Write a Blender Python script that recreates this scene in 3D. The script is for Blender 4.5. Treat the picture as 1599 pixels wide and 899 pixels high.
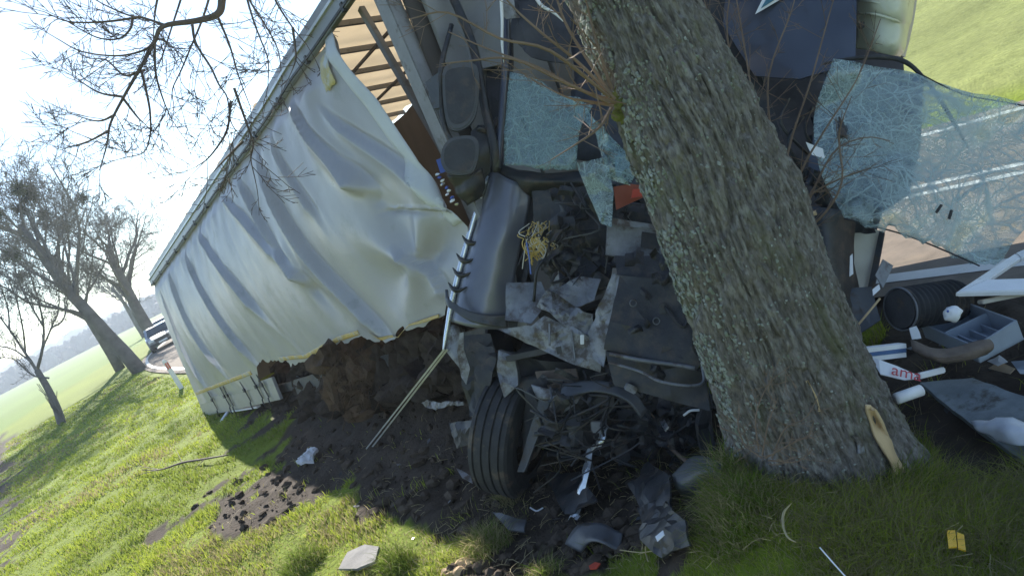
import bpy, bmesh, math, random
import numpy as np
from mathutils import Vector, Matrix, noise as mnoise
for o in list(bpy.data.objects): bpy.data.objects.remove(o)
R = math.radians
sc = bpy.context.scene
COL = sc.collection
# ------------------------------------------------------------------ camera
PW, PH, PF = 1599.0, 899.0, 1150.0
CZ = 2.3
_p, _r = R(-11), R(27)
FW = np.array([0, math.cos(_p), math.sin(_p)])
_r0 = np.array([1.0, 0, 0]); _u0 = np.cross(_r0, FW)
XC = math.cos(_r) * _r0 - math.sin(_r) * _u0
YC = math.sin(_r) * _r0 + math.cos(_r) * _u0
CAM = np.array([0, 0, CZ])
def ray(x, y): return XC * ((x - PW / 2) / PF) - YC * ((y - PH / 2) / PF) + FW
def at(x, y, d): return CAM + ray(x, y) * d                 # point seen at (x, y), d metres in front of the camera
def gz(x, y, z=0.0):                                        # point of the level z seen at (x, y)
    r = ray(x, y); return CAM + r * ((z - CZ) / r[2])
cd = bpy.data.cameras.new('camera'); cam = bpy.data.objects.new('camera', cd); COL.objects.link(cam)
M = Matrix.Identity(4)
for i in range(3):
    M[i][0] = XC[i]; M[i][1] = YC[i]; M[i][2] = -FW[i]; M[i][3] = CAM[i]
cam.matrix_world = M
cd.lens = PF / PW * 36; cd.sensor_width = 36; cd.clip_end = 6000; cd.clip_start = 0.05
sc.camera = cam
# ------------------------------------------------------------------ sky, sun, exposure
SUN_AZ, SUN_EL = R(-19.6), R(28)
SD = np.array([math.sin(SUN_AZ) * math.cos(SUN_EL), math.cos(SUN_AZ) * math.cos(SUN_EL), math.sin(SUN_EL)])
w = bpy.data.worlds.new('World'); sc.world = w; w.use_nodes = True
nt = w.node_tree; nt.nodes.clear()
sky = nt.nodes.new('ShaderNodeTexSky'); sky.sky_type = 'NISHITA'; sky.sun_disc = False
sky.sun_elevation = SUN_EL; sky.sun_rotation = SUN_AZ; sky.altitude = 100
sky.air_density = 1.0; sky.dust_density = 0.08; sky.ozone_density = 1.2
bg = nt.nodes.new('ShaderNodeBackground'); bg.inputs['Strength'].default_value = 0.1
ow = nt.nodes.new('ShaderNodeOutputWorld')
nt.links.new(sky.outputs[0], bg.inputs[0]); nt.links.new(bg.outputs[0], ow.inputs[0])
sl = bpy.data.lights.new('sun', 'SUN'); sl.energy = 5.0; sl.angle = R(0.5); sl.color = (1, 0.95, 0.86)
so = bpy.data.objects.new('sun', sl); COL.objects.link(so)
so.rotation_euler = Vector(SD).to_track_quat('Z', 'Y').to_euler(); so.location = (-30, 60, 40)
sc.view_settings.view_transform = 'Standard'; sc.view_settings.look = 'None'
sc.view_settings.exposure = 1.25; sc.view_settings.gamma = 1.0; sc.view_settings.use_curve_mapping = False
sc.cycles.max_bounces = 6; sc.cycles.transparent_max_bounces = 16
sc.cycles.use_denoising = True
rng = random.Random(7); nr = np.random.default_rng(7)

# ------------------------------------------------------------------ helpers
def nz(v): v = np.asarray(v, float); return v / (np.linalg.norm(v) + 1e-12)
def vnoise(p, seed=0):                                      # value noise on an (n,3) array, 0..1
    p = np.asarray(p, float); i = np.floor(p).astype(np.int64); f = p - i; f = f * f * (3 - 2 * f)
    def h(a, b, c):
        n = (a * 374761393 + b * 668265263 + c * 2147483647 + seed * 144269) & 0xFFFFFFFF
        n = ((n ^ (n >> 13)) * 1274126177) & 0xFFFFFFFF
        return ((n ^ (n >> 16)) & 0xFFFFFF) / float(0xFFFFFF)
    x, y, z = i[:, 0], i[:, 1], i[:, 2]; fx, fy, fz = f[:, 0], f[:, 1], f[:, 2]
    def l(a, b, t): return a + (b - a) * t
    return l(l(l(h(x, y, z), h(x + 1, y, z), fx), l(h(x, y + 1, z), h(x + 1, y + 1, z), fx), fy),
             l(l(h(x, y, z + 1), h(x + 1, y, z + 1), fx), l(h(x, y + 1, z + 1), h(x + 1, y + 1, z + 1), fx), fy), fz)
def fbm(p, oct=4, seed=0):
    p = np.asarray(p, float); s = 0; a = .5; t = 0
    for o in range(oct): s = s + a * vnoise(p * 2 ** o + o * 17.3, seed + o); t += a; a *= .5
    return s / t
def tag(o, label=None, cat=None, group=None, kind=None):
    if label: o['label'] = label
    if cat: o['category'] = cat
    if group: o['group'] = group
    if kind: o['kind'] = kind
    return o
def thing(name, loc, label, cat, group=None):
    o = bpy.data.objects.new(name, None); COL.objects.link(o); o.location = Vector(loc); o.empty_display_size = .2
    return tag(o, label, cat, group)
WPOS = {}
def link(name, me, mat, parent=None, origin=None, smooth=True):
    o = bpy.data.objects.new(name, me); COL.objects.link(o)
    if mat: me.materials.append(MT[mat] if isinstance(mat, str) else mat)
    n = len(me.vertices); a = np.empty(n * 3, np.float32); me.vertices.foreach_get('co', a); a = a.reshape(-1, 3)
    if parent is not None:
        org = WPOS.get(parent.name, np.array(parent.location)); o.parent = parent; WPOS[o.name] = org
    else:
        org = np.array(origin if origin is not None else [a[:, 0].mean(), a[:, 1].mean(), a[:, 2].min()])
        o.location = org; WPOS[o.name] = org
    a -= org.astype(np.float32); me.vertices.foreach_set('co', a.ravel())
    me.polygons.foreach_set('use_smooth', np.full(len(me.polygons), smooth)); me.update()
    return o
def crom(P, n):                                             # Catmull-Rom through rows of P, n samples per span
    P = np.asarray(P, float)
    if len(P) < 2: return P
    Q = np.concatenate([[2 * P[0] - P[1]], P, [2 * P[-1] - P[-2]]]); out = []
    for i in range(len(P) - 1):
        a, b, c, d = Q[i:i + 4]
        for t in np.arange(n) / n:
            out.append(.5 * (2 * b + (c - a) * t + (2 * a - 5 * b + 4 * c - d) * t * t + (3 * b - a - 3 * c + d) * t ** 3))
    out.append(P[-1]); return np.array(out)
ICO = {}
class MB:
    def __init__(s): s.v = []; s.f = []
    def tube(s, pts, rad, n=6, cap=True):
        pts = [Vector(p) for p in pts]; k = len(pts)
        if not hasattr(rad, '__len__'): rad = [rad] * k
        b = len(s.v); t0 = (pts[1] - pts[0]).normalized()
        u = t0.orthogonal().normalized()
        for i in range(k):
            t = (pts[min(i + 1, k - 1)] - pts[max(i - 1, 0)])
            t = t.normalized() if t.length > 1e-9 else t0
            u = (u - t * u.dot(t));  u = u.normalized() if u.length > 1e-6 else t.orthogonal().normalized()
            w_ = t.cross(u)
            for j in range(n):
                a = 2 * math.pi * j / n
                s.v.append(pts[i] + (u * math.cos(a) + w_ * math.sin(a)) * rad[i])
        for i in range(k - 1):
            for j in range(n):
                j2 = (j + 1) % n
                s.f.append((b + i * n + j, b + i * n + j2, b + i * n + n + j2, b + i * n + n + j))
        if cap:
            s.f.append(tuple(b + j for j in range(n))[::-1]); s.f.append(tuple(b + (k - 1) * n + j for j in range(n)))
        return s
    def box(s, c, ax, sz):                                  # centre, three axes, half sizes
        b = len(s.v); c = Vector(c); ax = [Vector(a) for a in ax]
        for i in (-1, 1):
            for j in (-1, 1):
                for k in (-1, 1): s.v.append(c + ax[0] * (i * sz[0]) + ax[1] * (j * sz[1]) + ax[2] * (k * sz[2]))
        for q in ((0, 1, 3, 2), (4, 6, 7, 5), (0, 4, 5, 1), (2, 3, 7, 6), (0, 2, 6, 4), (1, 5, 7, 3)): s.f.append(tuple(b + i for i in q))
        return s
    def bar(s, a, b_, wd, th, up=(0, 0, 1)):                # flat bar from a to b
        a = np.array(a, float); b_ = np.array(b_, float); d = nz(b_ - a); n = nz(np.cross(d, up)); u = np.cross(n, d)
        return s.box((a + b_) / 2, (d, n, u), (np.linalg.norm(b_ - a) / 2, wd / 2, th / 2))
    def prism(s, poly, ext):                                # planar polygon extruded by a vector
        b = len(s.v); n = len(poly); e = Vector(ext)
        s.v += [Vector(p) for p in poly] + [Vector(p) + e for p in poly]
        s.f.append(tuple(b + i for i in range(n))[::-1]); s.f.append(tuple(b + n + i for i in range(n)))
        for i in range(n): j = (i + 1) % n; s.f.append((b + i, b + j, b + n + j, b + n + i))
        return s
    def lump(s, c, sz, seed=0, amp=.35, sub=2, rot=None):   # a stone- or clod-like lump
        if sub not in ICO:
            bm = bmesh.new(); bmesh.ops.create_icosphere(bm, subdivisions=sub, radius=1)
            ICO[sub] = ([v.co.copy() for v in bm.verts], [tuple(v.index for v in f.verts) for f in bm.faces]); bm.free()
        vs_, fs_ = ICO[sub]; b = len(s.v); c = Vector(c); o1 = Vector((seed * 3.1, seed, 0)); o2 = Vector((seed, 9, 0))
        for co in vs_:
            k = 1 + amp * (mnoise.noise(co * 1.3 + o1) + .5 * mnoise.noise(co * 3.1 + o2))
            p = Vector((co.x * sz[0] * k, co.y * sz[1] * k, co.z * sz[2] * k)); s.v.append(c + (rot @ p if rot else p))
        for f in fs_: s.f.append(tuple(b + i for i in f))
        return s
    def build(s, name, mat, parent=None, smooth=False, bevel=0, origin=None):
        me = bpy.data.meshes.new(name); me.from_pydata([tuple(v) for v in s.v], [], s.f)
        if bevel:
            bm = bmesh.new(); bm.from_mesh(me)
            bmesh.ops.bevel(bm, geom=[e for e in bm.edges if len(e.link_faces) == 2 and e.calc_face_angle(0) > .5], offset=bevel, segments=2, affect='EDGES', clamp_overlap=True)
            bm.to_mesh(me); bm.free()
        return link(name, me, mat, parent, origin, smooth)
def tri_mesh(name, v, tris, quads=None):
    me = bpy.data.meshes.new(name); v = np.asarray(v, np.float32)
    nq = 0 if quads is None else len(quads); nt_ = 0 if tris is None else len(tris)
    me.vertices.add(len(v)); me.vertices.foreach_set('co', v.ravel())
    li = []
    if nt_: li.append(np.asarray(tris, np.int32).ravel())
    if nq: li.append(np.asarray(quads, np.int32).ravel())
    li = np.concatenate(li); me.loops.add(len(li)); me.loops.foreach_set('vertex_index', li)
    tot = np.concatenate([np.full(nt_, 3, np.int32), np.full(nq, 4, np.int32)])
    st = np.concatenate([[0], np.cumsum(tot)[:-1]]).astype(np.int32)
    me.polygons.add(len(tot)); me.polygons.foreach_set('loop_start', st); me.polygons.foreach_set('loop_total', tot)
    me.update(calc_edges=True); return me
def vcol(me, name, rgb):
    a = me.color_attributes.new(name, 'FLOAT_COLOR', 'POINT'); c = np.ones((len(me.vertices), 4), np.float32); c[:, :3] = rgb
    a.data.foreach_set('color', c.ravel())
def grid_mesh(name, G, thick=0.0, both=None):               # (r,c,3) grid -> quads, optionally closed with a thickness
    r, c, _ = G.shape; v = G.reshape(-1, 3)
    idx = np.arange(r * c).reshape(r, c)
    q = np.stack([idx[:-1, :-1], idx[:-1, 1:], idx[1:, 1:], idx[1:, :-1]], -1).reshape(-1, 4)
    if thick:
        du = np.gradient(G, axis=0); dv = np.gradient(G, axis=1); n = np.cross(du, dv); n /= (np.linalg.norm(n, axis=2, keepdims=True) + 1e-9)
        v2 = (G + n * thick).reshape(-1, 3); o = r * c
        ring = np.concatenate([idx[0, :], idx[1:, -1], idx[-1, -2::-1], idx[-2:0:-1, 0]]); nx = np.roll(ring, -1)
        q = np.concatenate([q, q[:, ::-1] + o, np.stack([nx, ring, ring + o, nx + o], -1)]); v = np.concatenate([v, v2])
    return tri_mesh(name, v, None, q)
def sheet(name, rows, mat, parent=None, thick=.004, n=6, crumple=0.0, cs=6.0, seed=0, px=True, smooth=True, jag=0.0):
    P = np.array([[at(*p) if px else p for p in r] for r in rows], float)
    A = np.array([crom(P[:, j], n) for j in range(P.shape[1])]).transpose(1, 0, 2)
    G = np.array([crom(A[i], n) for i in range(A.shape[0])])
    if crumple:
        f = G.reshape(-1, 3); k = ((fbm(f * cs, 3, seed) - .5) * 2 * crumple).reshape(G.shape[:2])
        k2 = ((np.abs(vnoise(f * cs * .7 + 5, seed + 9) - .5) * 2 - .5) * crumple).reshape(G.shape[:2])
        du = np.gradient(G, axis=0); dv = np.gradient(G, axis=1); nn = np.cross(du, dv); nn /= (np.linalg.norm(nn, axis=2, keepdims=True) + 1e-9)
        G = G + nn * (k + k2)[..., None]
    if jag:
        e = G[-1]; d = G[-1] - G[-2]; d /= (np.linalg.norm(d, axis=1, keepdims=True) + 1e-9)
        G[-1] = e + d * ((vnoise(e * 25, seed + 3) - .5) * 2 * jag)[:, None]
    return link(name, grid_mesh(name, G, thick), mat, parent, smooth=smooth)
def panel(name, pts, mat, parent=None, thick=.006, crumple=0.0, cs=5.0, seed=0, edge=.08, px=True, smooth=True, jag=0.0):
    bm = bmesh.new(); P = [Vector(at(*p) if px else p) for p in pts]
    bm.faces.new([bm.verts.new(p) for p in P]); bmesh.ops.triangulate(bm, faces=bm.faces[:])
    for _ in range(5):
        es = [e for e in bm.edges if e.calc_length() > edge]
        if not es or len(bm.faces) > 4000: break
        bmesh.ops.subdivide_edges(bm, edges=es, cuts=1, use_grid_fill=False); bmesh.ops.triangulate(bm, faces=bm.faces[:])
    bm.normal_update(); c0 = P[0]
    nrm = {v: v.normal.copy() for v in bm.verts}
    for v in bm.verts:
        if crumple:
            q = v.co * cs + Vector((seed * 7.7, seed * 1.3, 0))
            v.co += nrm[v] * crumple * (mnoise.noise(q) + abs(mnoise.noise(q * 1.9)) * .8 + (.45 - abs(mnoise.noise(q * 4.3)) * 1.1) * .5)
        if jag and v.is_boundary:
            q = v.co * 14 + Vector((seed, 0, 3)); v.co += Vector((mnoise.noise(q), mnoise.noise(q + Vector((9, 0, 0))), mnoise.noise(q + Vector((0, 9, 0))))) * jag
    bmesh.ops.solidify(bm, geom=bm.faces[:], thickness=thick)
    bmesh.ops.recalc_face_normals(bm, faces=bm.faces[:])
    for e in bm.edges: e.smooth = not (len(e.link_faces) == 2 and e.calc_face_angle(0) > .42)
    me = bpy.data.meshes.new(name); bm.to_mesh(me); bm.free()
    return link(name, me, mat, parent, smooth=smooth)
def ptube(pts, rad, n=6, k=5, d=None):
    P = crom([at(*(p if len(p) == 3 else (*p, d))) for p in pts], k)
    if hasattr(rad, '__len__'): rad = np.interp(np.linspace(0, 1, len(P)), np.linspace(0, 1, len(rad)), rad)
    return MB().tube(P, rad, n)

# ------------------------------------------------------------------ materials
MT = {}
def mat(name, col, rough=.6, metal=0.0, var=.15, vs=6.0, bump=0.0, bs=40.0, col2=None, mix_lo=.45, mix_hi=.6, stretch=None, spec=.5, trans=0.0, coat=0.0, attr=None, dirt=None, dirt2=None):
    m = bpy.data.materials.new(name); m.use_nodes = True; t = m.node_tree; N = t.nodes; Lk = t.links
    b = N['Principled BSDF']; b.inputs['Roughness'].default_value = rough; b.inputs['Metallic'].default_value = metal
    b.inputs['Specular IOR Level'].default_value = spec; b.inputs['Coat Weight'].default_value = coat
    tc = N.new('ShaderNodeTexCoord'); src = tc.outputs['Object']
    if stretch:
        mp = N.new('ShaderNodeMapping'); mp.inputs['Scale'].default_value = stretch; Lk.new(src, mp.inputs[0]); src = mp.outputs[0]
    def noise(scale, det=5, ro=.6):
        n = N.new('ShaderNodeTexNoise'); n.inputs['Scale'].default_value = scale; n.inputs['Detail'].default_value = det; n.inputs['Roughness'].default_value = ro
        Lk.new(src, n.inputs['Vector']); return n.outputs['Fac']
    def ramp(fac, lo, hi):
        r = N.new('ShaderNodeMapRange'); r.inputs[1].default_value = lo; r.inputs[2].default_value = hi; r.clamp = True; Lk.new(fac, r.inputs[0]); return r.outputs[0]
    def mixc(fac, a, c):
        x = N.new('ShaderNodeMix'); x.data_type = 'RGBA'
        Lk.new(fac, x.inputs[0])
        for s_, k in ((a, 6), (c, 7)):
            if hasattr(s_, 'links'): Lk.new(s_, x.inputs[k])
            else: x.inputs[k].default_value = (*s_, 1)
        return x.outputs[2]
    if attr:
        at_ = N.new('ShaderNodeVertexColor'); at_.layer_name = attr; base = at_.outputs[0]
        hv = N.new('ShaderNodeHueSaturation'); Lk.new(base, hv.inputs['Color'])
        Lk.new(ramp(noise(vs), .2, .8), hv.inputs['Value']); 
        mr = hv.inputs['Value'].links[0].from_node; mr.inputs[3].default_value = 1 - var; mr.inputs[4].default_value = 1 + var
        base = hv.outputs[0]
    else:
        dk = tuple(c * (1 - var) for c in col); lt = tuple(min(1, c * (1 + var)) for c in col)
        base = mixc(ramp(noise(vs), .3, .7), dk, lt)
    if col2: base = mixc(ramp(noise(vs * .6 + 1.7), mix_lo, mix_hi), base, col2)
    if dirt: base = mixc(ramp(noise(dirt[1], 8, .7), dirt[2], dirt[2] + .12), base, dirt[0])
    if dirt2: base = mixc(ramp(noise(dirt2[1], 6, .7), dirt2[2], dirt2[2] + .14), base, dirt2[0])
    Lk.new(base, b.inputs['Base Color'])
    rr = N.new('ShaderNodeMapRange'); Lk.new(noise(vs * 3), rr.inputs[0]); rr.inputs[3].default_value = max(0, rough - .1); rr.inputs[4].default_value = min(1, rough + .12)
    Lk.new(rr.outputs[0], b.inputs['Roughness'])
    if bump:
        bn = N.new('ShaderNodeBump'); bn.inputs['Strength'].default_value = 1; bn.inputs['Distance'].default_value = bump
        Lk.new(noise(bs, 6), bn.inputs['Height']); Lk.new(bn.outputs[0], b.inputs['Normal'])
    out = N['Material Output']
    if trans:
        tl = N.new('ShaderNodeBsdfTranslucent'); Lk.new(base, tl.inputs[0]); mx = N.new('ShaderNodeMixShader'); mx.inputs[0].default_value = trans
        Lk.new(b.outputs[0], mx.inputs[1]); Lk.new(tl.outputs[0], mx.inputs[2]); Lk.new(mx.outputs[0], out.inputs[0])
    MT[name] = m; return m
def glass_mat(name, tint, crack, impacts, haze=.2):
    # laminated glass: webs of cracks running out from the points of impact, milky where it is crazed
    m = bpy.data.materials.new(name); m.use_nodes = True; t = m.node_tree; N = t.nodes; Lk = t.links; N.clear()
    pos = N.new('ShaderNodeNewGeometry').outputs['Position']
    def put(s_, sock):
        if hasattr(s_, 'links'): Lk.new(s_, sock)
        else: sock.default_value = s_
    def math_(op, a, b_=0.0, clamp=False):
        q = N.new('ShaderNodeMath'); q.operation = op; put(a, q.inputs[0]); put(b_, q.inputs[1]); q.use_clamp = clamp; return q.outputs[0]
    def vm(op, a, b_):
        q = N.new('ShaderNodeVectorMath'); q.operation = op; put(a, q.inputs[0]); put(b_, q.inputs[1]); return q
    def rng_(a, lo, hi, o0, o1):
        r = N.new('ShaderNodeMapRange'); Lk.new(a, r.inputs[0])
        for i_, v in enumerate((lo, hi, o0, o1)): r.inputs[i_ + 1].default_value = v
        return r.outputs[0]
    def noise(scale, det=5):
        n = N.new('ShaderNodeTexNoise'); n.inputs['Scale'].default_value = scale; n.inputs['Detail'].default_value = det; n.inputs['Roughness'].default_value = .65; Lk.new(pos, n.inputs['Vector']); return n
    def edges(vec, scale, wd):
        v = N.new('ShaderNodeTexVoronoi'); v.feature = 'DISTANCE_TO_EDGE'; v.inputs['Scale'].default_value = scale; Lk.new(vec, v.inputs['Vector'])
        return rng_(v.outputs['Distance'], wd, wd * .15, 0, 1)
    jit = vm('SCALE', noise(14, 3).outputs['Color'], (0, 0, 0)); jit.inputs['Scale'].default_value = .05
    pj = vm('ADD', pos, jit.outputs[0]).outputs[0]
    tot = None; near = None
    for k, imp in enumerate(impacts):
        d = vm('SUBTRACT', pj, tuple(imp)).outputs[0]; u = vm('DOT_PRODUCT', d, tuple(XC)).outputs['Value']; w_ = vm('DOT_PRODUCT', d, tuple(YC)).outputs['Value']
        r = math_('SQRT', math_('ADD', math_('ADD', math_('MULTIPLY', u, u), math_('MULTIPLY', w_, w_)), .0004)); th = math_('ARCTAN2', w_, u)
        cx = N.new('ShaderNodeCombineXYZ'); Lk.new(math_('MULTIPLY', th, 3.0), cx.inputs[0]); Lk.new(math_('MULTIPLY', math_('LOGARITHM', r, 2.718), 1.5), cx.inputs[1]); cx.inputs[2].default_value = k * 7.3
        e = math_('MAXIMUM', edges(cx.outputs[0], 1.0, .035), math_('MULTIPLY', edges(cx.outputs[0], 2.9, .06), .6))
        fall = rng_(r, .05, .75, 1, .25); e = math_('MULTIPLY', e, fall); tot = e if tot is None else math_('MAXIMUM', tot, e)
        nf = rng_(r, .0, .28, 1, 0); near = nf if near is None else math_('MAXIMUM', near, nf)
    zr = rng_(noise(5.5).outputs[0], .47, .60, 0, 1)
    craz = math_('MULTIPLY', edges(pj, 42, .10), math_('MAXIMUM', zr, math_('MULTIPLY', near, .8)))
    c = math_('MAXIMUM', math_('MULTIPLY', tot, 1.0), math_('MULTIPLY', craz, .55))
    milk = math_('ADD', math_('MULTIPLY', math_('MAXIMUM', zr, math_('MULTIPLY', near, .8)), haze), haze * .25)
    c2 = math_('ADD', c, milk, True)
    tr = N.new('ShaderNodeBsdfTransparent'); tr.inputs[0].default_value = (*tint, 1)
    gl = N.new('ShaderNodeBsdfGlossy'); gl.inputs['Roughness'].default_value = .15; gl.inputs[0].default_value = (.8, .9, .9, 1)
    m0 = N.new('ShaderNodeMixShader'); m0.inputs[0].default_value = .07; Lk.new(tr.outputs[0], m0.inputs[1]); Lk.new(gl.outputs[0], m0.inputs[2])
    df = N.new('ShaderNodeBsdfDiffuse'); df.inputs[0].default_value = (*crack, 1); tl = N.new('ShaderNodeBsdfTranslucent'); tl.inputs[0].default_value = (*crack, 1)
    m1 = N.new('ShaderNodeMixShader'); m1.inputs[0].default_value = .5; Lk.new(df.outputs[0], m1.inputs[1]); Lk.new(tl.outputs[0], m1.inputs[2])
    m2 = N.new('ShaderNodeMixShader'); Lk.new(c2, m2.inputs[0]); Lk.new(m0.outputs[0], m2.inputs[1]); Lk.new(m1.outputs[0], m2.inputs[2])
    o = N.new('ShaderNodeOutputMaterial'); Lk.new(m2.outputs[0], o.inputs[0]); MT[name] = m

mat('ground', None, .95, attr='col', var=.35, vs=9, bump=.02, bs=30, spec=.15)
mat('grass', None, .7, attr='col', var=.12, vs=3, trans=.5, spec=.08)
mat('asphalt', (.24, .20, .165), .95, var=.2, vs=5, bump=.006, bs=160, col2=(.30, .245, .19), mix_lo=.5, mix_hi=.75, spec=.12)
mat('road_paint', (.72, .70, .66), .6, var=.08, dirt=((.42, .38, .33), 14, .6))
mat('bark', (.165, .148, .132), .95, var=.45, vs=60, bump=.008, bs=90, col2=(.26, .245, .225), mix_lo=.50, mix_hi=.62, stretch=(1, 1, .35), spec=.12, dirt=((.07, .06, .05), 45, .57), dirt2=((.135, .135, .075), 3.0, .56))
mat('lichen', (.29, .305, .28), .95, var=.35, vs=30, bump=.004, bs=120, col2=(.2, .22, .16), spec=.1)
mat('moss', (.16, .17, .05), .95, var=.35, vs=40, bump=.006, bs=120, spec=.1)
mat('bare_wood', (.55, .40, .23), .75, var=.2, vs=12, bump=.004, bs=50, stretch=(1, 1, .08), spec=.2)
mat('torn_bark', (.14, .11, .085), .9, var=.3, vs=14, bump=.006, bs=60, stretch=(1, 1, .12), col2=(.24, .17, .11), mix_lo=.55, mix_hi=.7)
mat('twig', (.13, .10, .085), .85, var=.25, vs=4, spec=.25)
mat('shoot', (.20, .14, .10), .8, var=.25, vs=5, spec=.25)
mat('far_bark', (.18, .165, .155), .95, var=.25, vs=2, bump=.02, bs=9, spec=.1)
mat('mistletoe', (.08, .09, .035), .9, var=.3, vs=5)
mat('far_wood', (.14, .13, .12), 1, var=.4, vs=.06)
mat('curtain', (.455, .455, .485), .32, var=.06, vs=1.5, bump=.003, bs=10, trans=.20, spec=.55, dirt=((.36, .37, .375), 2.2, .57))
mat('curtain_hem', (.66, .67, .68), .5, var=.06, vs=3, trans=.2)
mat('yellow_tape', (.52, .36, .10), .5, var=.2, vs=12, dirt=((.42, .41, .38), 7, .50))
mat('faded_yellow', (.62, .52, .25), .5, var=.2, vs=8, trans=.2, dirt=((.6, .61, .63), 6, .47))
mat('roof_tarp', (.66, .52, .33), .5, var=.1, vs=2, trans=.42)
mat('aluminium', (.55, .56, .58), .42, .55, var=.12, vs=7, bump=.001, bs=60, dirt=((.22, .2, .18), 8, .6))
mat('post_steel', (.24, .235, .24), .55, .3, var=.15, vs=7, dirt=((.14, .12, .105), 8, .56))
mat('bright_metal', (.72, .74, .77), .28, .8, var=.1, vs=8, bump=.001, bs=30)
mat('dark_steel', (.055, .055, .06), .55, .3, var=.35, vs=8, bump=.003, bs=40, dirt=((.10, .075, .055), 6, .55))
mat('grey_board', (.24, .235, .235), .6, .1, var=.1, vs=4, dirt=((.12, .10, .09), 5, .58))
mat('brown_board', (.06, .049, .043), .7, var=.2, vs=4, stretch=(1, 1, .3))
mat('webbing', (.035, .035, .04), .8, var=.3, vs=20)
mat('cab_paint', (.07, .08, .11), .32, .3, var=.12, vs=5, coat=.6, dirt=((.09, .075, .065), 5, .62))
mat('cab_blue', (.05, .056, .08), .34, .15, var=.12, vs=4, coat=.6, dirt=((.08, .07, .065), 5, .62))
mat('fairing', (.15, .155, .185), .42, .4, var=.08, vs=5, coat=.5, dirt=((.11, .10, .09), 4, .62))
mat('cream_panel', (.62, .61, .42), .35, var=.08, vs=5, coat=.4, dirt=((.40, .38, .26), 5, .6))
mat('pale_panel', (.52, .48, .41), .5, var=.12, vs=5)
mat('white_metal', (.25, .253, .265), .5, .2, var=.3, vs=9, bump=.004, bs=35, dirt=((.09, .073, .06), 8, .47))
mat('grey_metal', (.20, .205, .22), .5, .35, var=.3, vs=9, bump=.003, bs=35, dirt=((.09, .07, .06), 7, .5))
mat('black_plastic', (.025, .0255, .028), .45, var=.4, vs=10, bump=.002, bs=60, dirt=((.062, .049, .04), 9, .50))
mat('grey_plastic', (.075, .078, .085), .45, var=.25, vs=9, bump=.001, bs=50, dirt=((.075, .06, .048), 9, .53))
mat('rubber', (.035, .035, .037), .75, var=.3, vs=9, bump=.001, bs=60, dirt=((.12, .095, .07), 6, .54))
mat('wire_yellow', (.60, .42, .12), .5); mat('wire_pale', (.62, .58, .50), .5); mat('wire_blue', (.10, .16, .42), .5)
mat('orange', (.30, .07, .035), .4, var=.15); mat('red', (.48, .06, .03), .4); mat('blue', (.05, .10, .40), .45)
mat('white_plastic', (.78, .78, .79), .45, var=.06, vs=9, dirt=((.45, .41, .36), 9, .63))
mat('tray_grey', (.30, .34, .39), .45, var=.08, vs=9, dirt=((.18, .16, .14), 9, .62))
mat('bag', (.78, .79, .82), .35, var=.08, vs=12, trans=.35)
mat('card', (.45, .33, .21), .8, var=.15, vs=12); mat('paper', (.78, .78, .8), .7, var=.05)
mat('cloth_brown', (.15, .115, .09), .95, var=.25, vs=14, bump=.004, bs=40)
mat('foam_panel', (.22, .24, .24), .8, var=.25, vs=8, bump=.004, bs=60, dirt=((.10, .09, .075), 6, .54))
mat('red_print', (.48, .07, .08), .6); mat('pack_blue', (.07, .14, .30), .5)
mat('soil', (.052, .040, .032), .98, var=.4, vs=12, bump=.012, bs=50, spec=.15)  # earth lumps under the trailer, shade put into a darker colour
mat('clod', (.085, .065, .049), .98, var=.4, vs=12, bump=.008, bs=50, spec=.1)  # same earth in a paler colour, lightened for the sunlit patch
mat('dry_root', (.105, .07, .046), .95, var=.4, vs=10, bump=.012, bs=45, spec=.1, col2=(.1, .07, .05))
mat('straw', (.42, .34, .18), .8, var=.25, vs=9)
mat('stone_tan', (.55, .37, .20), .85, var=.25, vs=9, bump=.008, bs=30)
mat('yellow_plastic', (.85, .47, .02), .4, var=.1, vs=20)
mat('flat_stone', (.20, .19, .18), .85, var=.15, vs=9, bump=.003, bs=60)
mat('car_paint', (.45, .47, .50), .25, .6, var=.03, coat=.8); mat('car_white', (.75, .75, .74), .3, var=.03, coat=.8)
mat('car_glass', (.03, .04, .05), .08, var=.05, spec=.8); mat('lamp_glass', (.75, .78, .8), .15, var=.05)
mat('reflector', (.62, .13, .06), .4); mat('rail_light', (.27, .275, .29), .4, .35, var=.1, vs=5, dirt=((.28, .28, .27), 4, .6))
glass_mat('cracked_glass', (.88, .94, .935), (.60, .71, .71), [at(1385, 215, 4.35), at(1530, 205, 4.15), at(1480, 345, 4.12), at(1330, 140, 4.45), at(925, 300, 4.58)], haze=.21)
glass_mat('cracked_blue', (.82, .91, .92), (.44, .57, .60), [at(850, 215, 4.92), at(810, 150, 5.0), at(940, 200, 4.65)], haze=.18)
mat('teal_decal', (.05, .16, .22), .4); mat('interior', (.045, .045, .055), .8, var=.4, vs=5, bump=.004, bs=14)
mat('seat_cloth', (.06, .065, .085), .9, var=.3, vs=10)

# ------------------------------------------------------------------ lie of the land: where the trailer stands
TL = -nz(ray(55, 709))                                      # trailer length axis, rear -> front
r1, r2 = ray(322, 634), ray(243, 440); _k = (r1 @ TL) / (r2 @ TL); _V = _k * r2 - r1; _s = 2.75 / np.linalg.norm(_V)
RB = CAM + r1 * _s; TV = _V * _s / 2.75
TN = nz(np.cross(TL, TV))                                   # outward, towards the camera
def tr(t, h, o=0.0): return RB + TL * t + TV * (2.75 * h) + TN * o
RDIR = np.array([-.566, .825]); RN = np.array([.825, .566])   # the road's direction and its normal

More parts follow.
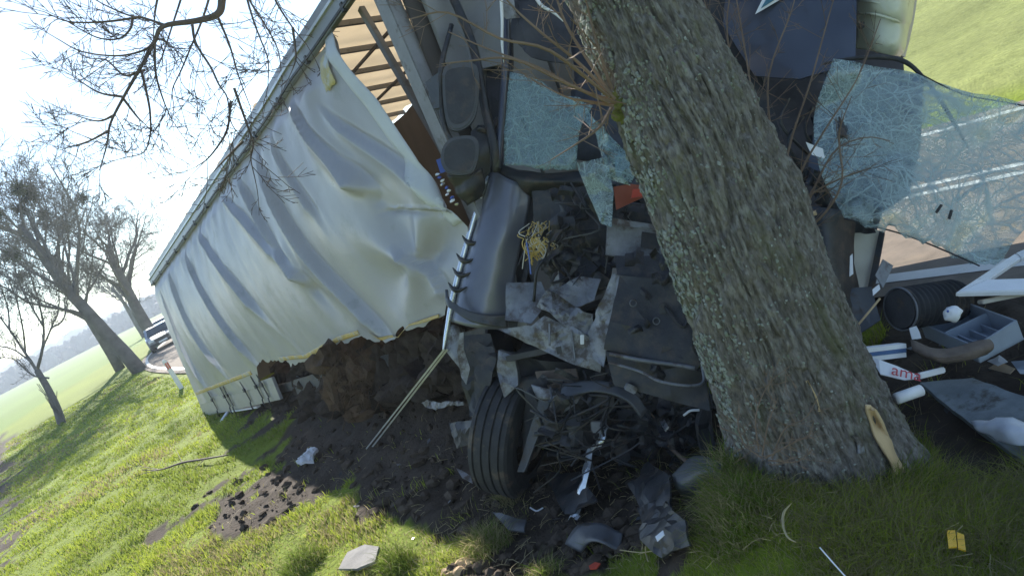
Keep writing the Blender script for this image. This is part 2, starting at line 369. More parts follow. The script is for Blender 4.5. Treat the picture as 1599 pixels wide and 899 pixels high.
def inpoly(P, poly):
    x, y = P[:, 0], P[:, 1]; r = np.zeros(len(P), bool); n = len(poly)
    for i in range(n):
        (x1, y1), (x2, y2) = poly[i], poly[(i + 1) % n]
        c = ((y1 > y) != (y2 > y)) & (x < (x2 - x1) * (y - y1) / (y2 - y1 + 1e-12) + x1); r ^= c
    return r
def gp(l): return [tuple(gz(*p)[:2]) for p in l]
SOIL = [gp([(432, 600), (410, 660), (452, 728), (420, 742), (330, 768), (275, 812), (350, 822), (430, 800), (520, 772), (610, 797), (700, 826), (760, 850), (700, 899), (900, 930), (1080, 890), (1135, 850), (1165, 790), (1200, 640), (1000, 540), (640, 520)]),
        gp([(1330, 400), (1700, 400), (1700, 700), (1560, 715), (1470, 700), (1400, 640)]),
        gp([(-60, 690), (14, 690), (22, 780), (10, 899), (-60, 899)])]
def soil_mask(P):
    P = np.asarray(P, float); q = np.c_[P[:, :2] * 1.7, np.zeros(len(P))]
    sc_ = np.clip(np.linalg.norm(P[:, :2], axis=1) / 7, .3, 2)[:, None]
    W_ = P[:, :2] + (np.c_[fbm(q * 1.5, 5, 3), fbm(q * 1.5 + 40, 5, 4)] - .5) * 1.5 * sc_
    m = np.zeros(len(P))
    for s_ in SOIL: m = np.maximum(m, inpoly(W_, s_))
    return m
def ground_z(P):
    P = np.asarray(P, float); x, y = P[:, 0], P[:, 1]; d = np.hypot(x, y); q = np.c_[x, y, np.zeros(len(P))]
    near = np.clip(1 - (d - 25) / 30, 0, 1)
    z = (fbm(q * .35, 3, 1) - .5) * .13 * near * np.clip((d - 2) / 8, .25, 1) + (fbm(q * 2.2, 3, 2) - .5) * .07 * near
    # earth ploughed up under the trailer
    v = np.c_[x, y] - RB[:2]; lh = nz(TL[:2]); t = v @ lh; wl = v @ (-nz(TN[:2]))
    zb = RB[2] + np.clip(t, 0, 14) * TL[2]
    ridge = np.exp(-((wl - 1.3) / 1.0) ** 2) * np.clip((t - .5) / 3, 0, 1) * np.clip((12.6 - t) / 2.0, 0, 1)
    z = z + ridge * (zb * .95) * (.8 + .4 * fbm(q * 1.3, 3, 8))
    # the churned pit in front of the wreck
    pit = np.exp(-(((x - .0) / .9) ** 2 + ((y - 4.6) / .8) ** 2)); z = z - .12 * pit
    z = z + .31 * np.exp(-(((x - .62) / .5) ** 2 + ((y - 3.1) / .75) ** 2)) - .15 * np.clip((x - .95) / .6, 0, 1) * np.clip((5 - y) / 1.5, 0, 1) * np.clip((y - 1.2), 0, 1)
    # road stays level
    rn = road_n(x, y)
    k = np.clip((rn + 1.0) / .7, 0, 1) * np.clip((6.5 - rn) / 1.5, 0, 1)
    z = z * (1 - k) - .05 * k
    # land beyond the verge falls away a little, the field behind the road rises gently
    sf = np.clip((-rn - 14) / 30, 0, 1) * np.clip((d - 18) / 30, 0, 1); z = z - sf * .6
    sr = np.clip((rn - 12) / 120, 0, 1); z = z + sr * 4.0
    return z
RC = crom(np.array([(9.9, -5.5), (4.2, 2.87), (-4.05, 14.9), (-11.3, 25.5), (-18.2, 37.5), (-22.4, 48), (-23.8, 60), (-20.0, 80), (-8, 105), (20, 140)]), 5)   # near edge line of the road
def road_n(x, y):                                           # signed distance from the near edge line, + on the road side
    best = np.full(len(x), 1e9); sg = np.zeros(len(x))
    P = np.c_[x, y]
    for i in range(len(RC) - 1):
        a, b = RC[i], RC[i + 1]; ab = b - a; l2 = ab @ ab; t = ((P - a) @ ab) / l2
        if i > 0: t = np.maximum(t, 0)
        if i < len(RC) - 2: t = np.minimum(t, 1)
        v = P - (a + t[:, None] * ab); dd = np.hypot(v[:, 0], v[:, 1]); s_ = ab[1] * v[:, 0] - ab[0] * v[:, 1]
        u = dd < best; best[u] = dd[u]; sg[u] = np.sign(s_[u])
    return best * sg
# ------------------------------------------------------------------ ground
def polar_grid():
    rad = np.concatenate([np.linspace(.4, 2, 8)[:-1], np.geomspace(2, 30, 210)[:-1], np.geomspace(30, 4000, 70)])
    fine = np.linspace(R(-62), R(62), 300); rest = np.linspace(R(62), R(298), 40)[1:-1]
    ang = np.concatenate([fine, rest])
    A, Rr = np.meshgrid(ang, rad); return np.stack([Rr * np.sin(A), Rr * np.cos(A)], -1)
PG = polar_grid(); gr_, gc_ = PG.shape[:2]; P2 = PG.reshape(-1, 2)
Z = ground_z(P2); sm = soil_mask(P2); dd_ = np.hypot(P2[:, 0], P2[:, 1])
Z = Z + sm * (fbm(np.c_[P2 * 6, np.zeros(len(P2))], 4, 21) - .5) * .20 * np.clip(1 - dd_ / 20, 0, 1)
n1 = fbm(np.c_[P2 * .5, np.zeros(len(P2))], 4, 11)[:, None]; n2 = fbm(np.c_[P2 * .06, np.zeros(len(P2))], 3, 12)[:, None]
g = np.array([.13, .17, .02]) * (1 - n1) + np.array([.21, .27, .025]) * n1
rn_ = road_n(P2[:, 0], P2[:, 1])
fl = np.clip((-rn_ - 5.5 - dd_ * .06) / 1.5, 0, 1)[:, None] * (dd_ > 28)[:, None]
g = g * (1 - fl) + (np.array([.14, .215, .035]) * (.85 + .3 * n2)) * fl
fr = np.clip((rn_ - 4.8) / 1.0, 0, 1)[:, None]
g = g * (1 - fr) + (np.array([.235, .26, .085]) * (.72 + .56 * n1)) * fr
s_ = np.array([.066, .050, .038]) * (.7 + .6 * n1); g = g * (1 - sm[:, None]) + s_ * sm[:, None]
idx = np.arange(gr_ * gc_).reshape(gr_, gc_); idn = np.roll(idx, -1, 1)
q = np.stack([idx[:-1], idx[1:], idn[1:], idn[:-1]], -1).reshape(-1, 4)
V3 = np.c_[P2, Z]; V3 = np.r_[V3, [[0, 0, float(Z[:gc_].mean())]]]
tr_ = np.stack([idx[0], idn[0], np.full(gc_, gr_ * gc_)], -1)
me = tri_mesh('ground', V3, tr_, q); vcol(me, 'col', np.r_[g, [[.1, .1, .04]]])
tag(link('ground', me, 'ground', origin=(0, 0, 0)), kind='structure')

# ------------------------------------------------------------------ road
def ribbon(name, o0, o1, z, m, k=3, start=0, end=None):
    C = crom(RC, k)[start:end]; T = np.gradient(C, axis=0); T /= np.linalg.norm(T, axis=1, keepdims=True); Nn = np.c_[T[:, 1], -T[:, 0]]
    cols = np.linspace(o0, o1, 5)
    G = np.array([[(*(C[i] + Nn[i] * c), z) for c in cols] for i in range(len(C))])
    me = grid_mesh(name, G, .0); o = link(name, me, m, origin=(0, 0, 0)); return o
o = tag(ribbon('road', -.25, 4.45, .0, 'asphalt'), kind='structure')
b_ = [ribbon('edge_line', -.02, .13, .004, 'road_paint'), ribbon('centre_line', 1.86, 1.96, .004, 'road_paint'), ribbon('centre_line', 2.10, 2.20, .004, 'road_paint'), ribbon('edge_line', 4.05, 4.18, .004, 'road_paint')]
for x in b_: x.parent = o

# ------------------------------------------------------------------ grass blades
def blades(name, P, h, wd, lean, colr, rngn, label):
    n = len(P); az = rngn.uniform(0, 2 * math.pi, n); la = rngn.uniform(0, 2 * math.pi, n)
    sx = np.c_[np.cos(az), np.sin(az), np.zeros(n)] * wd[:, None]; ld = np.c_[np.cos(la), np.sin(la), np.zeros(n)] * (lean * h)[:, None]
    up = np.c_[np.zeros(n), np.zeros(n), h]
    a = P - sx; b = P + sx; m0 = P + up * .55 + ld * .3; c = m0 - sx * .75; d = m0 + sx * .75; e = P + up * (1 - .25 * lean[:, None]) + ld
    v = np.stack([a, b, d, c, e], 1).reshape(-1, 3); i = np.arange(n)[:, None] * 5
    me = tri_mesh(name, v, i + np.array([[3, 2, 4]]), i + np.array([[0, 1, 2, 3]]))
    vcol(me, 'col', np.repeat(colr, 5, 0)); return tag(link(name, me, 'grass', origin=(0, 0, 0)), label, 'grass', kind='stuff')
def scatter_grass():
    n = 700000
    d = np.exp(nr.uniform(np.log(1.9), np.log(42), n)); a = nr.uniform(R(-50), R(46), n)
    P = np.c_[d * np.sin(a), d * np.cos(a)]; q = np.c_[P, np.zeros(n)]
    cl = fbm(q * 2.6, 3, 31); big = fbm(q * .55, 3, 32)
    s = soil_mask(P); rn = road_n(P[:, 0], P[:, 1]); keep = (rn < -.35 - .3 * cl)
    pr = np.clip((cl - .22) * 3.2, .35, 1) * np.where(s > .5, .012 + .15 * (cl > .72), 1)
    keep &= nr.uniform(0, 1, n) < pr
    keep &= np.hypot(P[:, 0] - .99, P[:, 1] - 3.4) > .42
    v = P - RB[:2]; t = v @ nz(TL[:2]); wl = v @ (-nz(TN[:2])); keep &= ~((t > 0) & (t < 13.5) & (wl > .1) & (wl < 2.6))
    P, d, cl, big, s = P[keep], d[keep], cl[keep], big[keep], s[keep]; n = len(P)
    z = ground_z(P); P3 = np.c_[P, z - .01]
    shade_side = (P[:, 0] > .2) & (P[:, 1] < 5)
    h = (.03 + .075 * np.clip((cl - .3) * 2.2, 0, 1)) * nr.uniform(.5, 1.35, n); h[shade_side] *= 1.7
    wd = np.maximum(.0016, d * .00055) * nr.uniform(.7, 1.3, n)
    lean = nr.uniform(.15, 1.0, n) ; lean[shade_side] = nr.uniform(.4, 1.5, shade_side.sum())
    g1 = np.array([.28, .35, .04]); g2 = np.array([.40, .44, .07]); dry = np.array([.36, .31, .16]); dk = np.array([.085, .14, .03])
    u = nr.uniform(0, 1, n)[:, None]; c = g1 * (1 - u) + g2 * u; bg_ = np.clip((big - .45) * 5, 0, 1)[:, None]; c = c * (1 - .45 * bg_) + dk * .45 * bg_
    dm = (nr.uniform(0, 1, n) < np.clip(.07 + .5 * (big < .40) + .35 * (s > .5) + .25 * (d < 5) + .22 * shade_side, 0, .7))[:, None]; c = np.where(dm, dry * nr.uniform(.6, 1.1, n)[:, None], c)
    blades('grass', P3, h, wd, lean, c, nr, 'short spring grass growing over the verge')
scatter_grass()
def tuft(px, py, n, rad, h, dryf, label):
    c0 = gz(px, py); g_ = np.random.default_rng(int(px)); rr = rad * np.sqrt(g_.uniform(0, 1, n)); a = g_.uniform(0, 6.283, n)
    P = np.c_[c0[0] + rr * np.cos(a), c0[1] + rr * np.sin(a)]; P3 = np.c_[P, ground_z(P) - .01 + .05 * (1 - (rr / rad) ** 2)]
    hh = h * g_.uniform(.5, 1.2, n) * (1 - .4 * (rr / rad)); col = np.where((g_.uniform(0, 1, n) < dryf)[:, None], np.array([.38, .33, .17]), np.array([.17, .24, .035])) * g_.uniform(.7, 1.2, n)[:, None]
    b = blades('grass_tuft', P3, hh, np.full(n, .0022), g_.uniform(.4, 1.6, n), col, g_, label)
    b['category'] = 'grass tuft'
    del b['kind']; return b
TF = [(760, 850, 1100, .17, .20, .6, 'dry straw coloured grass tuft overhanging the soil, centre of the sunlit edge'), (620, 885, 700, .15, .18, .15, 'bright green grass tuft right of the flat grey slab'),
      (850, 899, 350, .12, .14, .4, 'grass tuft above the crumbly lit soil at the bottom edge'), (790, 775, 420, .11, .14, .9, 'withered root clump of grass right under the sunken tyre'),
      (1190, 890, 1100, .2, .17, .45, 'sunlit grass tuft at the bottom, right of the churned pit'), (470, 880, 900, .2, .16, .12, 'green tuft in the foreground left of the flat grey slab'),
      (1170, 810, 800, .16, .22, .5, 'shaded tuft leaning at the foot of the big tree, pit side'), (1430, 770, 700, .2, .2, .15, 'lush shaded tuft beside the splintered wood of the trunk')]
for t_ in TF: tag(tuft(*t_), group='grass tufts near the wreck')
def clods():
    n = 2300; m = MB(); k = 0; b = MB()
    cand = np.array([gz(rng.uniform(280, 1120), rng.uniform(560, 899))[:2] for _ in range(5200)]); ok = cand[soil_mask(cand) > .5][:n]; zz = ground_z(ok)
    for i, p in enumerate(ok):
        s_ = .008 + .05 * rng.random() ** 4
        m.lump((p[0], p[1], zz[i] + s_ * .3), (s_ * rng.uniform(.8, 1.5), s_ * rng.uniform(.8, 1.4), s_ * .8), i, .5, 1)
    return tag(m.build('soil_clods', 'clod', origin=(0, 0, 0)), 'loose crumbs and clods of churned brown soil', 'soil', kind='stuff')
clods()
def litter():                                               # straw, torn roots and stalks in the churned earth
    m = MB()
    for i in range(1500):
        p = gz(rng.uniform(250, 1140), rng.uniform(700, 899)) if i < 800 else gz(rng.uniform(1120, 1620), rng.uniform(730, 930)); a = rng.uniform(0, 6.28); l = rng.uniform(.03, .14)
        z = float(ground_z(np.array([p[:2]]))[0]); d = np.array([math.cos(a), math.sin(a), rng.uniform(-.1, .5)])
        p0 = np.array([p[0], p[1], z + .01]); p1 = p0 + d * l * .5 + np.array([rng.uniform(-.01, .01), 0, .005]); m.tube([p0, p1, p0 + d * l + np.array([0, 0, -.01])], .0016, 3, False)
    return tag(m.build('straw_litter', 'straw', origin=(0, 0, 0)), 'dry stalks and torn roots strewn over the churned earth', 'straw', kind='stuff')
litter()

# ------------------------------------------------------------------ bare trees
def grow(m, p, d, L_, r, lv, P, rg, tips=None):
    nseg = max(3, int(P['seg'][lv])); pts = [np.array(p, float)]; rad = [r]; d = nz(d); cur = d.copy()
    for i in range(nseg):
        cur = nz(cur + np.array([rg.gauss(0, 1), rg.gauss(0, 1), rg.gauss(0, 1)]) * P['wob'][lv] + np.array([0, 0, P['up'][lv]]))
        pts.append(pts[-1] + cur * L_ / nseg); rad.append(max(P['rmin'], r * (1 - (1 - P['tip'][lv]) * (i + 1) / nseg)))
    m[min(lv, len(m) - 1)].tube(pts, rad, P['sides'][lv], lv == 0)
    if tips is not None and lv >= 2: tips.append(pts[-1])
    if lv + 1 >= len(P['num']) + 1 or lv >= P['max']: return
    k = P['num'][lv]; k = int(k * rg.uniform(.8, 1.25) + .5)
    for j in range(k):
        f = P['from'][lv] + (1 - P['from'][lv]) * (j + rg.random()) / k; ii = min(nseg - 1, int(f * nseg)); q = pts[ii] + (pts[ii + 1] - pts[ii]) * (f * nseg - ii)
        t = nz(pts[ii + 1] - pts[ii]); a = rg.uniform(0, 6.283); u = nz(np.cross(t, [.3, .5, .8])); v = np.cross(t, u)
        sp = R(P['ang'][lv] * rg.uniform(.6, 1.3)); nd = t * math.cos(sp) + (u * math.cos(a) + v * math.sin(a)) * math.sin(sp)
        rr = rad[ii] * P['rr'][lv] * rg.uniform(.75, 1.1)
        grow(m, q, nd, L_ * P['lr'][lv] * rg.uniform(.65, 1.2) * (1 - .35 * f), max(P['rmin'], rr), lv + 1, P, rg, tips)
BIG = dict(seg=[7, 6, 5, 4, 3], wob=[.05, .13, .16, .2, .2], up=[.02, .07, .06, .04, .02], tip=[.42, .14, .18, .4, .5], sides=[9, 6, 4, 3, 3], num=[13, 10, 7, 6], ang=[40, 42, 45, 45], rr=[.40, .42, .5, .55], lr=[.8, .55, .5, .5], rmin=.009, max=4)
BIG['from'] = [.38, .25, .2, .15]
def tree(px, py, hgt, r, lean, seed, label, P=BIG, mist=0, group='bare roadside trees'):
    p = gz(px, py); p[2] = float(ground_z(np.array([p[:2]]))[0]) - .15
    t = thing('bare_tree', p, label, 'tree', group); rg = random.Random(seed)
    m = [MB(), MB()]; tips = []
    grow(m, p, lean, hgt * .62, r, 0, P, rg, tips)
    m[0].build('trunk', 'far_bark', t, True); m[1].build('crown', 'far_bark', t, False)
    for i in range(mist):
        c = rg.choice(tips[:max(4, len(tips))]); b = MB()
        c = c + (np.array([p[0], p[1], p[2] + hgt * .55]) - c) * .3
        for j in range(170):
            d = nz([rg.gauss(0, 1), rg.gauss(0, 1), rg.gauss(0, 1)]); l = rg.uniform(.25, .5); e = c + d * l; b.tube([c + d * .04, c + d * l * .6 + np.array([0, 0, .03]), e], [.012, .012, .014], 3, False)
        b.build('mistletoe', 'mistletoe', t)
    return t
YOUNG = dict(BIG); YOUNG.update(num=[4, 6, 5, 4], ang=[24, 32, 40, 45], up=[.0, .09, .06, .03, .02], lr=[1.25, .45, .45, .5], rr=[.62, .42, .5, .6], rmin=.009, tip=[.75, .25, .3, .4, .5]); YOUNG['from'] = [.55, .25, .2, .15]
TWG = dict(BIG); TWG.update(rmin=.0075, num=[9, 5, 5, 4])
def young_tree():
    b = gz(97, 661); b[2] -= .15; D = float((b - CAM) @ FW)
    t = thing('bare_tree', b, 'slender young forked tree standing alone on the left verge', 'tree', 'bare roadside trees'); m = [MB(), MB()]; rg = random.Random(5)
    m[0].tube(crom([at(98, 665, D), at(88, 635, D), at(74, 605, D), at(58, 578, D)], 5), np.linspace(.17, .11, 16), 9)
    st = [[(60, 582), (40, 552), (15, 515), (-15, 478), (-60, 440)], [(58, 578), (66, 545), (68, 510), (60, 470), (48, 430), (38, 390)], [(66, 545), (80, 512), (92, 480), (90, 440), (82, 400)], [(40, 552), (36, 515), (26, 470), (10, 425), (0, 380)], [(68, 510), (50, 480), (30, 440), (18, 395)],
          [(15, 515), (12, 480), (-2, 440), (-20, 400)], [(50, 566), (20, 545), (-20, 535), (-60, 500)], [(76, 590), (50, 585), (20, 560), (-10, 560)], [(80, 512), (98, 500), (105, 470), (100, 445)]]
    for k, l in enumerate(st):
        Q = crom([at(*p, D + rg.uniform(-.6, .6)) for p in l], 5); rr = np.linspace(0.065 if k < 2 else .04, .010, len(Q)); m[0].tube(Q, rr, 6)
        for _ in range(15):
            i = rg.randrange(2, len(Q) - 1); d = nz(nz(Q[i] - Q[i - 1]) + nz([rg.gauss(0, 1), rg.gauss(0, 1), rg.gauss(0, 1)]) * .7)
            grow([MB(), MB(), m[1]], Q[i], d, rg.uniform(.8, 1.9), .012, 2, TWG, rg)
    m[0].build('trunk', 'far_bark', t, True); m[1].build('crown', 'far_bark', t)
    sp = MB(); c0 = gz(103, 660)
    for _ in range(7): sp.tube([c0, c0 + np.array([rg.gauss(0, .12), 0, .8]), c0 + np.array([rg.gauss(0, .3), 0, rg.uniform(1.2, 1.9)])], [.02, .016, .012], 3, False)
    sp.build('basal_shoots', 'far_bark', t)
young_tree()
tree(219, 578, 14.5, .37, (-.10, 0, 1), 11, 'broad bare tree with mistletoe balls, nearest of the roadside row', BIG, 7)
tree(188, 577, 14, .32, (-.03, 0, 1), 23, 'bare tree whose trunk shows just left of the mistletoe tree', BIG, 4)
tree(247, 536, 13, .5, (-.06, 0, 1), 31, 'thick trunked bare tree by the road bend next to the parked cars', BIG, 0)
tree(224, 522, 13, .4, (0, 0, 1), 47, 'hazy bare tree farthest along the road', BIG, 0)
def far_wood():
    m = MB(); rg = random.Random(3)
    for i in range(1500):
        a = R(-47 + 32 * rg.random()); d = rg.uniform(330, 480) + 120 * math.sin(a * 9); h = rg.uniform(5, 10)
        m.lump((d * math.sin(a), d * math.cos(a), h * .5 - 1), (rg.uniform(2, 4.5), rg.uniform(2, 4), h * .6), i, .45, 2)
    for i in range(900):
        a = R(-47 + 60 * rg.random()); d = rg.uniform(800, 1000); h = rg.uniform(12, 20)
        m.lump((d * math.sin(a), d * math.cos(a), h * .5), (rg.uniform(9, 18), 8, h * .5), i + 50, .4, 2)
    tag(m.build('distant_wood', 'far_wood', origin=(0, 0, 0)), 'hazy far-off wood along the left horizon', 'wood', kind='stuff')
far_wood()

# ------------------------------------------------------------------ the big tree
def trunk():
    pts = [(1322, 830, 3.92), (1300, 770, 3.84), (1270, 690, 3.74), (1222, 560, 3.6), (1160, 400, 3.47), (1095, 240, 3.4), (1036, 110, 3.37), (984, 0, 3.34), (922, -150, 3.3)]
    rad = [.57, .49, .41, .355, .325, .30, .268, .240, .23]
    A = np.array([at(*p) for p in pts]); k = 10; C = crom(A, k); rr = crom(np.array(rad)[:, None], k)[:, 0]
    top = C[-1]; extra = np.array([top + np.array([0.02 * i, .03 * i, .5 * i]) for i in range(1, 12)]); 
    base = thing('roadside_tree', (A[1][0], A[1][1], 0), 'massive roadside tree with rough lichened trunk that the truck hit', 'tree')
    S = np.r_[0, np.cumsum(np.linalg.norm(np.diff(C, axis=0), axis=1))]; n = 720; s = np.linspace(0, S[-1], n)
    Cc = np.c_[[np.interp(s, S, C[:, i]) for i in range(3)]].T; Rr = np.interp(s, S, rr)
    T = np.gradient(Cc, axis=0); T /= np.linalg.norm(T, axis=1, keepdims=True)
    U = np.cross(T, [0, 1, 0]); U /= np.linalg.norm(U, axis=1, keepdims=True); Wv = np.cross(T, U)
    na = 400; th = np.linspace(0, 2 * math.pi, na, endpoint=False); TH, SS = np.meshgrid(th, s)
    cx, sx = np.cos(TH), np.sin(TH)
    def pn(fa, fs, seed, oct=3): return fbm(np.c_[(cx * fa).ravel() + (SS * .25 * fa / 4).ravel() * 0 + 50, (sx * fa).ravel() + 50, (SS * fs).ravel()], oct, seed).reshape(TH.shape)
    warp = (pn(2.5, 2.2, 61, 2) - .5) * 1.6
    def ridg(fa, fs, seed):
        c2, s2 = np.cos(TH + warp * .16), np.sin(TH + warp * .16)
        v = fbm(np.c_[(c2 * fa).ravel() + 90, (s2 * fa).ravel() + 90, (SS * fs).ravel()], 2, seed).reshape(TH.shape)
        return np.clip(np.abs(v - .5) * 9, 0, 1) ** .7
    fur = np.minimum(ridg(12, 3.0, 63), ridg(19, 5.5, 67) * .7 + .35)
    fur2 = ridg(6.5, 1.6, 69); knots = 0
    for ka, ks, kr, kh in ((3.6, 1.3, .11, .045), (4.4, 2.2, .09, .035), (5.2, .9, .12, .05), (4.0, 2.9, .08, .04), (2.8, 1.9, .1, .04), (5.6, 1.8, .08, .035)):
        dk_ = np.hypot(((TH - ka + math.pi) % (2 * math.pi) - math.pi) * .33, SS - ks); knots = knots + kh * (np.exp(-(dk_ / kr) ** 2) - .8 * np.exp(-(dk_ / (kr * .4)) ** 2))
    plates = pn(16, 12, 71, 3); fine_ = pn(34, 30, 73, 2)
    low = np.clip(1 - SS / 1.0, 0, 1)
    fl = low ** 1.6 * .11 * (np.cos(TH * 4 + 1.0) + .6 * np.cos(TH * 7 + 2))
    rot = (pn(1.5, 1.6, 75, 3) - .5) * .17
    Rm = Rr[:, None] * (1 + fl + rot) + (fur - .6) * .026 + (fur2 - .6) * .026 + knots + (plates - .5) * .022 + (fine_ - .5) * .016
    V_ = Cc[:, None, :] + U[:, None, :] * (cx * Rm)[..., None] + Wv[:, None, :] * (sx * Rm)[..., None]
    i = np.arange(n * na).reshape(n, na); j = np.roll(i, -1, 1); q = np.stack([i[:-1], j[:-1], j[1:], i[1:]], -1).reshape(-1, 4)
    link('trunk', tri_mesh('trunk', V_.reshape(-1, 3), None, q), 'bark', base, smooth=True)
    Nn = (U[:, None, :] * cx[..., None] + Wv[:, None, :] * sx[..., None])
    m = MB(); mtop = m.tube([C[-1] - np.array([0, 0, .05])] + list(extra), [.225] + list(np.linspace(.22, .14, len(extra))), 14); m.build('upper_trunk', 'bark', base, True)
    # lichen flakes, thickest on the left flank
    m = MB(); rg = random.Random(12); K = 0; side = nz(-XC)
    while K < 4200:
        a, b = rg.randrange(20, n - 4), rg.randrange(na); nn = Nn[a, b]; ex = float(nn @ side); fc = float(nn @ -FW)
        if fc < -.35: continue
        if rg.random() > (.10 + .9 * max(0, ex) ** 2): continue
        if mnoise.noise(Vector(V_[a, b]) * 6) < -.05: continue
        K += 1; c = V_[a, b] + nn * .002; r_ = rg.uniform(.003, .0075) * (1 + 1.4 * max(0, ex) ** 3); rm = Vector(nn).to_track_quat('Z', 'Y').to_matrix()
        m.lump(c, (r_, r_ * rg.uniform(.7, 1.4), r_ * .5), K, .9, 1, rm)
    o_ = m.build('lichen', 'lichen', base); o_['kind'] = 'stuff'
    return base, V_, Nn, s, extra
BT, TVv, TNn, TS, TEX = trunk()
def on_trunk(px, py, off=0.0):                              # nearest trunk surface point seen at a pixel
    r = nz(ray(px, py)); v = TVv - CAM; t = v @ r; d2 = (v ** 2).sum(-1) - t ** 2; f = (TNn @ r) < 0
    i = np.unravel_index(np.argmin(np.where(f, d2, 9)), d2.shape); return TVv[i] + TNn[i] * off, TNn[i]
def patch(rows, name, m, off, parent=BT, n=5, cr=0):
    P = [[on_trunk(*p, off)[0] for p in r] for r in rows]
    return sheet(name, P, m, parent, thick=-.012, n=n, px=False, crumple=cr)
patch([[(1346, 632), (1350, 634), (1353, 636)], [(1352, 655), (1360, 656), (1368, 660)], [(1360, 680), (1374, 682), (1382, 685)], [(1374, 705), (1386, 708), (1394, 710)], [(1386, 726), (1396, 728), (1402, 730)], [(1392, 738), (1398, 740), (1402, 741)]], 'exposed_wood', 'bare_wood', .028, cr=.010)
patch([[(1260, 592), (1261, 592)], [(1271, 615), (1274, 615)], [(1280, 640), (1281, 640)]], 'exposed_wood', 'bare_wood', .010)
patch([[(1328, 678), (1336, 678)], [(1334, 690), (1344, 690)], [(1338, 705), (1346, 705)]], 'pale_scar', 'white_metal', .02)
def shoots(strands, name, m, r0, parent=BT, sub=5, seed=1, subl=.16, rmin=.0012):
    mb = MB(); rg = random.Random(seed)
    for st in strands:
        P = crom([at(*p) for p in st], 4); rad = np.linspace(r0, r0 * .3, len(P)); mb.tube(P, rad, 5, False)
        for _ in range(sub):
            i = rg.randrange(1, len(P) - 1); d = nz(P[i + 1] - P[i] + np.array([rg.gauss(0, 1), rg.gauss(0, 1), rg.gauss(0, 1)]) * .05)
            d = nz(d + nz([rg.gauss(0, 1), rg.gauss(0, 1), rg.gauss(0, 1)]) * .8); l = subl * rg.uniform(.4, 1.4)
            q = [P[i], P[i] + d * l * .5 + np.array([0, 0, .01]), P[i] + d * l + np.array([rg.gauss(0, .01), 0, .03])]
            mb.tube(q, [max(rmin, rad[i] * .5), max(rmin, rad[i] * .35), rmin], 3, False)
            for _ in range(2):
                e = nz(d + nz([rg.gauss(0, 1) for _ in range(3)]) * .8); mb.tube([q[1], q[1] + e * l * .4], [rmin, rmin], 3, False)
    return mb.build(name, m, parent)
b0, n0 = on_trunk(972, 165)
mb = MB(); mb.lump(b0 - n0 * .02, (.05, .05, .065), 3, .8, 3); 
for i in range(9): mb.lump(b0 + np.array([rng.gauss(0, .03), rng.gauss(0, .02), rng.gauss(0, .05)]) - n0 * .02, (.028, .024, .03), i, .8, 2)
mb.build('burl', 'moss', BT, True)
S1 = [[(962, 160, 3.25), (905, 140, 3.2), (840, 105, 3.2), (770, 80, 3.25), (700, 50, 3.3)], [(960, 155, 3.24), (900, 95, 3.15), (850, 55, 3.1), (800, 10, 3.1), (770, -30, 3.1)],
      [(958, 165, 3.26), (915, 158, 3.25), (880, 150, 3.25), (820, 118, 3.3)], [(955, 140, 3.24), (930, 60, 3.2), (915, 0, 3.2), (910, -30, 3.2)],
      [(950, 160, 3.24), (880, 128, 3.15), (800, 92, 3.15), (735, 95, 3.2), (690, 100, 3.25)], [(955, 150, 3.24), (890, 50, 3.2), (870, 0, 3.2), (860, -30, 3.2)],
      [(955, 168, 3.26), (935, 200, 3.2), (900, 225, 3.2), (860, 250, 3.25)], [(950, 150, 3.22), (860, 80, 3.0), (780, 60, 3.0), (700, 20, 3.0), (640, 30, 3.0)]]
shoots(S1, 'water_shoots', 'shoot', .0085, sub=9, seed=4, subl=.2)
S2 = [[(1215, 345, 3.75), (1190, 230, 3.8), (1170, 120, 3.85), (1150, 0, 3.9), (1140, -40, 3.9)], [(1218, 340, 3.75), (1205, 220, 3.8), (1200, 120, 3.8), (1235, 20, 3.85), (1250, -40, 3.9)],
      [(1222, 350, 3.75), (1230, 240, 3.75), (1265, 130, 3.75), (1290, 40, 3.8), (1310, -30, 3.8)], [(1225, 360, 3.75), (1250, 270, 3.7), (1290, 200, 3.7), (1340, 120, 3.7), (1375, 30, 3.7)],
      [(1228, 370, 3.72), (1260, 310, 3.65), (1310, 280, 3.6), (1360, 262, 3.6)], [(1210, 330, 3.75), (1180, 200, 3.9), (1120, 60, 3.9), (1090, -30, 3.9)], [(1235, 380, 3.7), (1290, 330, 3.6), (1315, 280, 3.55), (1310, 210, 3.55), (1330, 150, 3.5)],
      [(1230, 372, 3.72), (1255, 330, 3.7), (1300, 240, 3.65), (1350, 215, 3.65), (1390, 220, 3.65)], [(1212, 335, 3.76), (1150, 130, 3.9), (1135, 40, 3.9), (1145, -30, 3.9)]]
shoots(S2, 'stem_shoots', 'shoot', .0075, sub=19, seed=9, subl=.18)
S3 = [[(1205, 715, 3.2), (1225, 670, 3.15), (1260, 650, 3.1), (1285, 600, 3.1)], [(1195, 715, 3.2), (1240, 690, 3.1), (1265, 680, 3.1)], [(1190, 710, 3.22), (1200, 660, 3.2), (1215, 620, 3.2)], [(1200, 718, 3.2), (1245, 720, 3.1), (1270, 700, 3.05)],
      [(1185, 705, 3.22), (1180, 650, 3.25), (1200, 600, 3.25), (1235, 570, 3.2)], [(1190, 715, 3.22), (1160, 690, 3.3), (1150, 650, 3.35)]]
shoots(S3, 'root_sprouts', 'shoot', .004, sub=12, seed=14, subl=.11)
